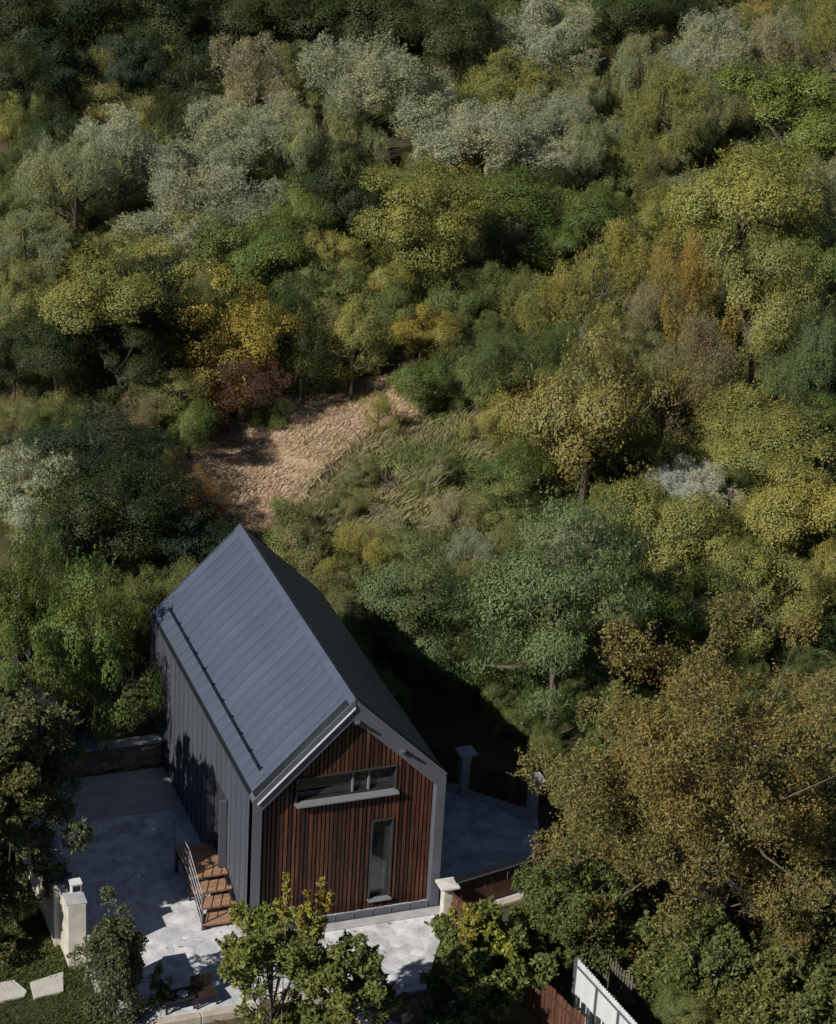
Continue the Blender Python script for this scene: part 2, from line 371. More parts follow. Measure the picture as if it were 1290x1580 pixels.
# windows
def window(x0, x1, z0, z1, mull, dep, sill_out):
    wn = MB().box((x0-.04, YF-.03, z0-.05), (x0, YF+.045, z1+.04)).box((x1, YF-.03, z0-.05), (x1+.04, YF+.045, z1+.04)).box((x0, YF-.03, z1), (x1, YF+.045, z1+.04)).build('window', 'winframe', HS)
    fr = MB(); f0 = .05
    for a in [x0]+mull: fr.box((a, dep-.03, z0), (a+f0, dep+.03, z1))
    fr.box((x1-f0, dep-.03, z0), (x1, dep+.03, z1))
    xs = [x0]+mull+[x1-f0]
    for a, b in zip(xs[:-1], xs[1:]):
        fr.box((a+f0, dep-.03, z0), (b, dep+.03, z0+f0)); fr.box((a+f0, dep-.03, z1-f0), (b, dep+.03, z1))
        MB().box((a+f0, dep-.008, z0+f0), (b, dep+.008, z1-f0)).build('pane', 'glass', wn)
    fr.build('frame', 'winframe', wn)
    MB().add([(x0-.06, YF-.12-sill_out, z0-.03), (x1+.06, YF-.12-sill_out, z0-.03), (x1+.06, dep-.04, z0+.0), (x0-.06, dep-.04, z0+.0),
              (x0-.06, YF-.12-sill_out, z0-.065), (x1+.06, YF-.12-sill_out, z0-.065), (x1+.06, dep-.04, z0-.06), (x0-.06, dep-.04, z0-.06)],
             [(0,1,2,3),(7,6,5,4),(0,4,5,1),(1,5,6,2),(2,6,7,3),(3,7,4,0)]).build('sill', 'sill', wn)
    return wn
wn1 = window(*W1, [2.95, 3.38], YF+.24, .1)
MB().box((W1[0]+.03, YF+.18, W1[2]+.02), (2.86, YF+.205, W1[2]+.2)).build('blind_box', 'winframe', wn1)
MB().box((3.46, YF+.3, W1[2]+.06), (4.05, YF+.32, W1[3]-.06)).build('blind', 'blind', wn1)
for xa in (3.36, 2.9): MB().box((xa, YF+.12, W1[2]+.0), (xa+.045, YF+.2, W1[3])).build('mullion', 'sill', wn1)
window(*W2, [], YF+.16, .0)
# entrance on the long side
dr = MB().box((-.012, 2.42, .82), (.0, 3.58, 2.95)).build('door', 'winframe', HS)
MB().tube([(-.06, 2.6, 1.5), (-.06, 2.6, 2.3)], [.018]*2, 8).bar((-.06, 2.6, 1.6), (0, 2.6, 1.6), .02, .02).bar((-.06, 2.6, 2.2), (0, 2.6, 2.2), .02, .02).build('handle', 'light', dr)
for y in (2.3, 3.6):
    fo = MB().box((-.24, y, .82), (-.03, y+.07, 2.98)).build('door_fin', 'wall', HS)
    if y > 3: MB().add([(-.25, y-.01, 2.985), (-.025, y-.01, 2.985), (-.025, y+.3, 3.25), (-.25, y+.09, 3.02)], [(0, 1, 2, 3), (0, 3, 2), (0, 2, 1)]).build('fin_cap', 'dark', fo)

# ---------------------------------------------------------------- entrance steps
ST = empty('entrance_steps', (-.6, .6, 0)); tag(ST, 'timber entrance steps with thin steel railing on the long side of the house', 'stairs')
def pt(mb, n, m, p=ST, bevel=0):
    o = mb.build(n, m, p, bevel); o.matrix_parent_inverse = Matrix.Translation((.6, -.6, 0)); return o
hs = [.2, .4, .6]; ys = [.62, 1.12, 1.58]
bd = 3
for k, (z, y0) in enumerate(zip(hs, ys)):
    dpt = .52
    tr = pt(MB().box((-1.1, y0+.01, z-.075), (-.06, y0+dpt-.04, z-.041)), 'tread', 'tread')
    for j in range(bd):
        b = MB().box((-1.12, y0+j*dpt/bd, z-.04), (-.04, y0+(j+1)*dpt/bd-.012, z)).build('board', 'tread', tr)
ld = pt(MB().box((-1.1, 2.06, .72), (-.05, 3.64, .758)), 'landing', 'tread')
for j in range(9): MB().box((-1.12, 2.04+j*.18, .76), (-.04, 2.04+(j+1)*.18-.012, .8)).build('board', 'tread', ld)
for x in (-1.08, -.1):
    pt(MB().bar((x, .62, .06), (x, 2.1, .66), .05, .2).bar((x, 2.1, .66), (x, 3.64, .66), .05, .12).box((x-.03, 3.55, 0), (x+.03, 3.61, .6)).box((x-.03, 2.1, 0), (x+.03, 2.16, .6)), 'stringer', 'dark')
rl = pt(MB().box((-1.16, .64, .0), (-1.125, .68, 1.12)).box((-1.16, 2.06, .6), (-1.125, 2.1, 1.72)).box((-1.16, 3.58, .0), (-1.125, 3.62, 1.72)), 'railing', 'frame')
for k, dz in enumerate((0, .26, .52, .78)):
    MB().bar((-1.143, .66, 1.1-dz), (-1.143, 2.08, 1.7-dz), .016, .02).bar((-1.143, 2.08, 1.7-dz), (-1.143, 3.6, 1.7-dz), .016, .02).build('rail', 'conc', rl)

# ---------------------------------------------------------------- walls, piers, fences
wp = empty('property_wall', (-4.8, 0, 0)); tag(wp, 'white plastered boundary wall with grey coping left of the courtyard', 'wall')
def ptl(mb, n, m, p, bevel=0):
    o = mb.build(n, m, p, bevel)
    if p.parent is None and p.type == 'EMPTY': o.matrix_parent_inverse = p.matrix_basis.inverted()
    return o
context.view_layer.update()
ptl(MB().box((-5.0, 0, -.2), (-4.5, 1.0, 1.9)), 'end_pillar', 'plaster', wp, .02)
ptl(MB().box((-5.03, -.0, 1.902), (-4.47, 1.03, 1.95)), 'coping', 'conc', wp, .01)
ptl(MB().box((-5.16, 1.0, -.2), (-4.62, 8.9, 1.78)), 'wall_body', 'plaster', wp, .02)
ptl(MB().box((-5.2, 1.04, 1.782), (-4.58, 8.9, 1.83)), 'coping', 'conc', wp, .01)
mbx = empty('meter_box', (-4.66, .6, 1.95)); tag(mbx, 'small white box standing on the end of the boundary wall', 'box')
MB().box((-.14, -.12, 0), (.14, .14, .26)).build('body', 'white', mbx, .01); MB().box((-.16, -.14, .262), (.16, .16, .29)).build('lid', 'white', mbx); MB().box((-.1, -.13, .05), (.1, -.122, .22)).build('door', 'dark', mbx)
cab = empty('cabinet', (-4.3, -.25, 0)); tag(cab, 'grey metal cabinet at the foot of the white wall pillar', 'cabinet')
MB().box((-.19, -.14, 0), (.19, .2, .95)).build('body', 'conc', cab, .01); MB().box((-.16, -.155, .08), (.16, -.142, .88)).build('door', 'frame', cab)
gp = empty('gate_pillar', (-4.03, -1.62, 0)); tag(gp, 'white gate pillar half hidden behind the young tree at the lower left', 'pillar')
MB().box((-.27, -.52, -.2), (.27, .52, 1.45)).build('shaft', 'plaster', gp, .02); MB().box((-.3, -.55, 1.452), (.3, .55, 1.5)).build('cap', 'cap', gp, .01)
# stone retaining wall at the back of the yard
rw = empty('retaining_wall', (-2.3, 9.3, 0)); tag(rw, 'low retaining wall of rough grey stone behind the shaded yard', 'wall'); context.view_layer.update()
ptl(MB().box((-4.6, 9.36, -.1), (-.05, 9.62, .86)), 'core', 'mortar', rw)
ptl(MB().box((-4.62, 9.24, .9), (-.04, 9.66, .96)), 'coping', 'conc', rw, .015)
rng = random.Random(8); rows = 6
for r_ in range(rows):
    x = -4.6-rng.uniform(0, .2); z0 = .0+r_*.89/rows
    while x < -.1:
        wdt = rng.uniform(.2, .42); x1 = min(x+wdt, -.06); d = rng.uniform(0, .05)
        if x1-x > .06:
            e = rng.uniform(.0, .02)
            o = ptl(MB().add([(x+.01, 9.28+d, z0+.008), (x1-.01, 9.28+d+e, z0+.008), (x1-.01, 9.28+d+e, z0+.14), (x+.01, 9.28+d, z0+.138), (x+.004, 9.37, z0+.004), (x1-.004, 9.37, z0+.004), (x1-.004, 9.37, z0+.145), (x+.004, 9.37, z0+.145)],
                 [(0,1,2,3),(7,6,5,4),(0,4,5,1),(1,5,6,2),(2,6,7,3),(3,7,4,0)]), 'stone', 'stone', rw)
        x = x1
tl = empty('storage_box', (-2.32, 9.1, 1.1)); tl.location = (-2.3, 9.46, .96); tag(tl, 'small teal plastic box on the stone retaining wall', 'box')
MB().box((-.24, -.18, 0), (.24, .18, .26)).build('body', 'teal', tl, .02); MB().box((-.26, -.2, .262), (.26, .2, .31)).build('lid', 'teal', tl, .01)
# neighbour's shed
sh = empty('garden_shed', (-4.6, 11, 1)); tag(sh, 'dark blue metal shed roof half hidden by trees at the left', 'shed'); context.view_layer.update()
ptl(MB().box((-4.1, 9.9, .8), (-2.5, 12.2, 1.7)), 'wall', 'oldwood', sh)
for i in range(4):
    x = -4.3+i*.5
    ptl(MB().add([(x, 9.3, 1.6), (x+.49, 9.3, 1.6), (x+.49, 12.6, 2.6), (x, 12.6, 2.6), (x, 9.3, 1.65), (x+.49, 9.3, 1.65), (x+.49, 12.6, 2.65), (x, 12.6, 2.65)], [(3,2,1,0),(4,5,6,7),(0,1,5,4),(1,2,6,5),(2,3,7,6),(3,0,4,7)]), 'roof_panel', 'shedroof', sh)
# piers with pyramid caps
def pier(x, y, h, label, m='cap'):
    p = empty('fence_pier', (x, y, 0)); tag(p, label, 'pier', 'capped fence piers'); s = .135
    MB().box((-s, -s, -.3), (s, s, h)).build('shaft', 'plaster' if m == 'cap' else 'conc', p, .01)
    c = .27
    MB().add([(-c, -c, h+.002), (c, -c, h+.002), (c, c, h+.002), (-c, c, h+.002), (-c, -c, h+.06), (c, -c, h+.06), (c, c, h+.06), (-c, c, h+.06), (0, 0, h+.1)],
             [(3,2,1,0),(0,1,5,4),(1,2,6,5),(2,3,7,6),(3,0,4,7),(4,5,8),(5,6,8),(6,7,8),(7,4,8)]).build('cap', m, p)
pier(5.55, -.47, 1.02, 'white pier with pyramid cap at the front corner of the slatted facade')
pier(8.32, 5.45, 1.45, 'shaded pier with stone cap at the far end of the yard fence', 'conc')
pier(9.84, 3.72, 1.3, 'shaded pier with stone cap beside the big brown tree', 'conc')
def plank_fence(name, label, p, q, z0, z1, m, pw=.12, gap=.015, rails=(.2, .85), grp=None, zq=0., jag=.02, seed=1, railm=None, rail_off=.03):
    r = random.Random(seed)
    p = Vector((*p, 0)); q = Vector((*q, 0)); d = q-p; Lf = d.length; d.normalize()
    e = empty(name, p, math.atan2(d.y, d.x)); tag(e, label, 'fence', grp)
    n = int(Lf/(pw+gap)); base = MB().box((0, -.012, 0), (pw, .012, 1)).mesh('plank', m)
    for i in range(n):
        t = i/max(1, n-1)
        o = obj('plank', base, e, (i*(pw+gap), 0, z0+zq*t)); o.scale = (1, 1, z1-z0+r.uniform(-jag, jag)); o.rotation_euler = (0, r.uniform(-.012, .012), 0)
    for f in rails:
        MB().bar((0, rail_off, z0+f*(z1-z0)), (Lf, rail_off, z0+zq+f*(z1-z0)), .035, .08).build('rail', railm or m, e)
    return e
f1 = plank_fence('plank_fence', 'dark plank fence with metal top rail right of the slatted facade', (5.75, -.42), (8.75, .22), .06, 1.0, 'plank', .14, .012, (.15,), seed=2)
MB().box((-.02, -.12, 1.04), (3.06, .12, 1.085)).build('top_rail', 'dark', f1); MB().box((-.02, -.14, 1.055), (3.06, -.122, 1.1)).build('rail_edge', 'frame', f1)
MB().box((.9, -.3, -.35), (3.0, -.08, .02)).build('base_beam', 'kerb', f1, .01)
f2 = plank_fence('plank_fence', 'shaded dark plank fence on a kerb between the two far piers', (8.44, 5.3), (9.74, 3.85), .22, 1.2, 'plank', .13, .02, (.2, .85), seed=4, railm='dark')
MB().box((-.2, -.12, 0), (2.1, .1, .2)).build('base_beam', 'conc', f2, .01)
f2 = plank_fence('plank_fence', 'shaded dark plank fence running from far pier behind the house', (5.9, 8.3), (8.2, 5.6), .22, 1.3, 'plank', .13, .02, (.2, .85), seed=5, railm='dark')
MB().box((-.2, -.12, 0), (3.6, .1, .2)).build('base_beam', 'conc', f2, .01)
f3 = plank_fence('plank_fence', 'reddish brown plank fence running from the front pier behind the bush', (5.62, -.72), (7.15, -6.6), -.55, .85, 'plank', .13, .02, (.25, .8), zq=-.3, jag=.04, seed=6, rail_off=-.03)
MB().box((-.02, -.04, .86), (.7, .04, .9)).build('rail', 'plank', f3)
# white corrugated sheet fence
cf = empty('sheet_metal_fence', (7.72, -4.6, -.7)); tag(cf, 'white corrugated sheet metal fence at the bottom edge beside wooden pickets', 'fence'); context.view_layer.update()
dcf = Vector((.122, -.9925, 0))
for k in range(6):
    vs = []; n = 48; wv = []
    for i in range(n+1):
        s = k*1.1+i*1.1/n; ph = (i*1.1/n) % .11
        off = .0 if ph < .05 else .035 if .06 < ph < .1 else .0175
        p = Vector((7.72, -4.6, 0))+dcf*s+Vector((-.9925, -.122, 0))*(off+.006*k % .012)
        wv.append(p)
    vs = [(p.x, p.y, -.9) for p in wv]+[(p.x, p.y, 1.0-.012*k) for p in wv]
    o = ptl(MB().add(vs, [(i, i+1, n+2+i, n+1+i) for i in range(n)]), 'sheet', 'sheet', cf)
    so2 = o.modifiers.new('thick', 'SOLIDIFY'); so2.thickness = .003
    q = Vector((7.72, -4.6, 0))+dcf*(k*1.1)+Vector((-.06, -.006, 0))
    if k: ptl(MB().bar((q.x, q.y, -.9), (q.x, q.y, .82), .035, .035), 'post', 'frame', cf)
q0 = Vector((7.66, -4.6, .8)); q1 = q0+dcf*6.6
ptl(MB().bar(q0, q1, .03, .045), 'rail', 'frame', cf)
ptl(MB().bar((7.68, -4.57, -.9), (7.68, -4.57, 1.0), .06, .06), 'post', 'frame', cf)
plank_fence('picket_fence', 'weathered grey picket fence under the brown tree behind white metal sheets', (8.75, -2.6), (9.3, -5.0), -.75, .3, 'oldwood', .06, .06, (.25, .75), jag=.1, seed=9)

# kerb, stones, path slabs, small yard things
kb = empty('yard_kerb', (-1.5, -3, 0)); tag(kb, 'pale concrete kerb along the front edge of the courtyard', 'kerb'); context.view_layer.update()
for i, (a, b) in enumerate(((-3.6, -2.2), (-2.18, -.75), (-.73, .7), (.72, 2.2))):
    ptl(MB().box((a, -3.16, -.55), (b, -2.93, .07)), 'kerb_block', 'kerb', kb, .02)
rng = random.Random(12)
def rock(loc, r, label, seed, sc=(1, 1, .7), m='rock'):
    rr = random.Random(seed); bm = bmesh.new(); bmesh.ops.create_icosphere(bm, subdivisions=3, radius=1)
    pl = [(Vector((rr.gauss(0, 1), rr.gauss(0, 1), rr.gauss(0, 1))).normalized(), rr.uniform(.55, .9)) for _ in range(14)]
    for v in bm.verts:
        for n, d in pl:
            e = v.co.dot(n)-d
            if e > 0: v.co -= n*e*.9
    me = bpy.data.meshes.new('rock'); bm.to_mesh(me); bm.free(); me.materials.append(MT[m])
    o = obj('boulder', me, None, loc); o.scale = [r*s for s in sc]; o.rotation_euler[2] = rr.uniform(0, 6); tag(o, label, 'rock', 'rocks below the yard edge'); return o
rock((2.2, -3.75, -.35), .42, 'pale boulder below the yard edge behind the centre tree', 1, m='kerb')
rock((2.75, -4.2, -.7), .36, 'grey rounded boulder at bottom edge below the concrete corner', 2, m='conc')
rock((3.15, -3.75, -.6), .3, 'brown stone in the earth bank under the concrete corner', 3)
rock((-1.6, -3.5, -.55), .42, 'brown stone under the pale kerb at the lower left', 4)
rock((-.5, -3.55, -.6), .45, 'larger brown stone under the kerb beside the centre tree', 5)
eb = MB()
bank_x = np.linspace(-3.6, 5.2, 60); prof = [(-2.98, -.12), (-3.25, -.2), (-3.45, -.45), (-3.7, -.85), (-4.1, -1.12)]
rngn = np.random.default_rng(4)
vs = []
for x in bank_x:
    off = -.42 if 2.3 < x < 4.1 else 0
    for y, z in prof: vs.append((x, y+off+rngn.normal(0, .06), z+rngn.normal(0, .04)))
k = len(prof)
eb.add(vs, [(i*k+j, (i+1)*k+j, (i+1)*k+j+1, i*k+j+1) for i in range(len(bank_x)-1) for j in range(k-1)])
eo = eb.build('earth_bank', 'soil'); eo['kind'] = 'structure'
def slab_poly(pts, label):
    c = np.mean(pts, 0); o = MB().prism([(x-c[0], y-c[1]) for x, y in pts], lambda u, v, d: (u, v, d), -.05, .035).build('path_slab', 'slab', None, .015)
    o.location = (c[0], c[1], 0.0); tag(o, label, 'paving slab', 'path slabs in the grass')
P_ = lambda *a: at(*a)[:2]
slab_poly([P_(46, 1517), P_(98, 1500), P_(98, 1530), P_(52, 1541)], 'pale path slab in the grass nearest the white wall')
slab_poly([P_(-30, 1523), P_(22, 1513), P_(42, 1530), P_(38, 1538), P_(-30, 1552)], 'pale path slab cut off by the left edge of the picture')
bn = empty('wooden_chair', (-1.95, -2.45, 0), math.radians(8)); tag(bn, 'small dark brown slatted wooden chair behind the kerb', 'chair')
for i in range(5):
    MB().box((-.3+i*.125, .18, .3), (-.19+i*.125, .22, .72)).build('back_slat', 'brown', bn)
    MB().box((-.3+i*.125, -.28, .3), (-.19+i*.125, .17, .33)).build('seat_slat', 'brown', bn)
for sx in (-.28, .28):
    for sy in (-.25, .19): MB().box((sx-.025, sy-.025, 0), (sx+.025, sy+.025, .298)).build('leg', 'brown', bn)
MB().box((-.32, .222, .55), (.34, .25, .62)).build('rail', 'brown', bn)
bt = empty('low_table', (-2.66, -2.5, 0), math.radians(5)); tag(bt, 'low black table beside the wooden chair behind the kerb', 'table')
MB().box((-.42, -.26, .34), (.42, .26, .39)).build('table_top', 'black', bt, .01)
for sx in (-.38, .38):
    for sy in (-.22, .22): MB().box((sx-.025, sy-.025, 0), (sx+.025, sy+.025, .338)).build('leg', 'black', bt)
dsh = MB(); prof = [(.0, .0), (.1, .0), (.15, .05), (.14, .055), (.09, .012), (0, .012)]
vs = [(r*math.cos(2*math.pi*i/16), r*math.sin(2*math.pi*i/16), z) for r, z in prof for i in range(16)]
dsh.add(vs, [(j*16+i, j*16+(i+1) % 16, (j+1)*16+(i+1) % 16, (j+1)*16+i) for j in range(5) for i in range(16)])
d_ = dsh.build('dish', 'conc'); d_.location = (-2.55, -2.56, .391); tag(d_, 'small grey dish on the low black table', 'dish')

# ---------------------------------------------------------------- foliage
def unit(a): return a/np.maximum(np.linalg.norm(a, axis=-1, keepdims=True), 1e-9)
def leaves(r, P, N, size, asp, bias=.6, along=None, ab=0.):
    """diamond leaves at P, facing N mixed with chance; along = preferred long axis"""
    n = len(P); Nn = unit(N*bias+unit(r.normal(size=(n, 3)))*(1-bias)*1.3)
    t = r.normal(size=(n, 3))
    if along is not None: t = unit(t)*(1-ab)+along*ab
    t = unit(t-Nn*np.sum(t*Nn, 1, keepdims=True)); b = np.cross(Nn, t)
    s = (size*r.uniform(.6, 1.4, n))[:, None]
    V = np.stack([P-t*s, P+b*s*asp+t*s*.1, P+t*s, P-b*s*asp+t*s*.1], 1).reshape(-1, 3)
    return V, np.arange(4*n).reshape(n, 4)
SP = dict(  # hz half height, zc centre height, blobs, blob radius, leaves, size, aspect, blob stretch, upsweep
 round =dict(hz=.95, zc=1.75, nb=44, br=(.24, .4), n=34000, ls=.017, asp=.55, st=(1, 1, .8), bias=.8),
 dome  =dict(hz=.72, zc=.95, nb=50, br=(.2, .34), n=30000, ls=0.017, asp=.5, st=(1, 1, .8), bias=.78),
 willow=dict(hz=.85, zc=1.6, nb=40, br=(.2, .36), n=44000, ls=.021, asp=.22, st=(.8, .8, 1.2), bias=.55, sweep=.8),
 column=dict(hz=1.7, zc=2.1, nb=70, br=(.22, .36), n=26000, ls=.022, asp=.5, st=(1, 1, 1.2), bias=.75, taper=.5),
 locust=dict(hz=.8, zc=1.2, nb=60, br=(.2, .34), n=30000, ls=0.019, asp=.35, st=(1.1, 1.1, .45), bias=.78),
 shaggy=dict(hz=.8, zc=.95, nb=46, br=(.18, .34), n=28000, ls=0.018, asp=.28, st=(.8, .8, 1.1), bias=.45, sweep=.5),
)
def blobs(r, sp):
    """leaf clumps over several uneven lobes, so that no crown is a plain dome"""
    hz = sp['hz']; nl = sp.get('nl', 6); lob = []
    for i in range(nl):
        t = 2*math.pi*(i+r.uniform(-.4, .4))/nl; q = r.uniform(.28, .62); f = r.uniform(-.35, .4)
        lob.append((np.array([math.cos(t)*q, math.sin(t)*q, f*hz]), r.uniform(.32, .56)))
    lob.append((np.array([r.uniform(-.2, .2), r.uniform(-.2, .2), r.uniform(.15, .45)*hz]), r.uniform(.45, .6)))
    if sp.get('even'): lob = [(np.zeros(3), .95)]+[(c*.6, q*.8) for c, q in lob]
    out = []; w_ = np.array([l[1]**2 for l in lob]); w_ /= w_.sum()
    while len(out) < sp['nb']:
        c0, R_ = lob[r.choice(len(lob), p=w_)]
        d = unit(r.normal(size=3)); rad = r.uniform(.35, 1)**.5
        c = c0+d*rad*R_*np.array([1, 1, hz])*.92
        if c[2] < -.8*hz: continue
        tp = sp.get('taper', 0)*max(0, c[2]/hz); c[:2] *= (1-tp)
        out.append((c, r.uniform(*sp['br'])*(1-.3*tp)))
    A_ = np.array([o[0] for o in out]); mb_ = np.mean(sp['br'])
    sx = (1-mb_*.6)/max(.2, np.percentile(np.abs(A_[:, :2]), 97)); sz = (hz-mb_*.6*sp['st'][2])/max(.2, np.percentile(np.abs(A_[:, 2]), 97))
    return [(c*np.array([sx, sx, sz]), b) for c, b in out]
def crown_mesh(name, sp, seed, n=None, ls=None, m='leaf'):
    r = np.random.default_rng(seed); B = blobs(r, sp); n = n or sp['n']; ls = ls or sp['ls']
    ar = np.array([b[1]**2 for b in B]); cnt = (n*ar/ar.sum()).astype(int)
    Ps, Ns, Al = [], [], []
    for (c, br), k in zip(B, cnt):
        out = unit(c+np.array([0, 0, .25])); k = int(k*1.5)
        d = unit(r.normal(size=(k, 3))+out*.55+np.array([0, 0, .3])); rr = r.uniform(.55, 1.08, k)[:, None]**.7
        st = np.array(sp['st'])
        # ragged clumps: push points along a few random spikes
        sk = unit(r.normal(size=(9, 3))+out*.4); f = np.max(d@sk.T, 1, keepdims=True)
        rr = rr*(.6+.62*np.clip(f, 0, 1)**3)
        P = c+d*rr*br*st
        if sp.get('sweep'):
            P[:, 2] += sp['sweep']*br*.5*(f[:, 0]**4)
        keep = r.random(k) < .67
        Ps.append(P[keep]); Ns.append(unit(d[keep]*.8+out*.5)); Al.append(np.repeat((out+np.array([0, 0, .6]))[None], keep.sum(), 0))
    P = np.concatenate(Ps); N = np.concatenate(Ns); A_ = unit(np.concatenate(Al))
    # sprigs: short shoots standing out of the clumps
    m_ = int(len(P)*.012); q = r.choice(len(P), m_); dirs = unit(N[q]*.7+r.normal(size=(m_, 3))*.35+np.array([0, 0, .45])); ln = r.uniform(.06, .22, m_)*sp.get('sprig', 1.)
    t_ = r.uniform(.1, 1, (m_, 14, 1)); SPr = (P[q][:, None]+dirs[:, None]*ln[:, None, None]*t_+r.normal(0, .012, (m_, 14, 3))).reshape(-1, 3)
    P = np.concatenate([P, SPr]); N = np.concatenate([N, unit(r.normal(size=(m_*14, 3))+np.array([0, 0, .6]))]); A_ = np.concatenate([A_, np.repeat(dirs, 14, 0)])
    P[:, 2] += sp['zc']; ok = P[:, 2] > .02; P, N, A_ = P[ok], N[ok], A_[ok]
    V, F = leaves(r, P, N, ls, sp['asp'], sp['bias'], A_, .6 if sp.get('sweep') else .15)
    return np_mesh(name, V, F, m), B
def trunk_mesh(name, sp, B, seed, m='bark', thick=.06, nbr=14):
    r = random.Random(seed); mb = MB(); zc = sp['zc']; top = Vector((r.uniform(-.1, .1), r.uniform(-.1, .1), zc))
    mid = Vector((r.uniform(-.06, .06), r.uniform(-.06, .06), zc*.45))
    mb.tube([(0, 0, -.15), mid, top, top+Vector((0, 0, sp['hz']*.6))], [thick, thick*.8, thick*.55, thick*.15], 7)
    for c, br in B[:nbr]:
        e = Vector(c)+Vector((0, 0, zc)); s = mid.lerp(top, r.uniform(.1, 1)); k = s.lerp(e, .5)+Vector((0, 0, -.08))
        mb.tube([s, k, e], [thick*.4, thick*.25, thick*.06], 5)
    return mb.mesh(name, m)
PROTO = {}
for si, (sn, sp) in enumerate(SP.items()):
    for v in range(2 if sn in ('column', 'locust') else 3):
        cm, B = crown_mesh('crown_'+sn, sp, 100+si*10+v); PROTO.setdefault(sn, []).append((cm, trunk_mesh('trunk_'+sn, sp, B, si*7+v)))
def branch_mesh(name, seed, m='greybark', n0=9, depth=4, spread=.5, up=.55, L0=.5, r0=.028):
    r = random.Random(seed); mb = MB()
    def grow(p, d, L, rad, k):
        pts = [p]; rads = [rad]
        for i in range(3):
            d = (d+Vector((r.gauss(0, .24), r.gauss(0, .24), r.gauss(.06, .16)))).normalized(); p = p+d*(L/3); pts.append(p); rads.append(rad*(1-.25*(i+1)))
        mb.tube(pts, rads, 5 if k < 2 else 3)
        if k < depth:
            for j in range(3):
                a = Vector((r.gauss(0, 1), r.gauss(0, 1), r.gauss(.2, .6))).normalized()
                grow(pts[r.choice((1, 2, 3))], (d*.75+a*spread).normalized(), L*r.uniform(.5, .75), rad*.5, k+1)
    for i in range(n0):
        t = 2*math.pi*i/n0+r.uniform(-.3, .3)
        grow(Vector((r.uniform(-.06, .06), r.uniform(-.06, .06), -.05)), Vector((math.cos(t)*spread, math.sin(t)*spread, up+r.uniform(.1, .6))).normalized(), L0*r.uniform(.8, 1.2), r0, 1)
    return mb.mesh(name, m)
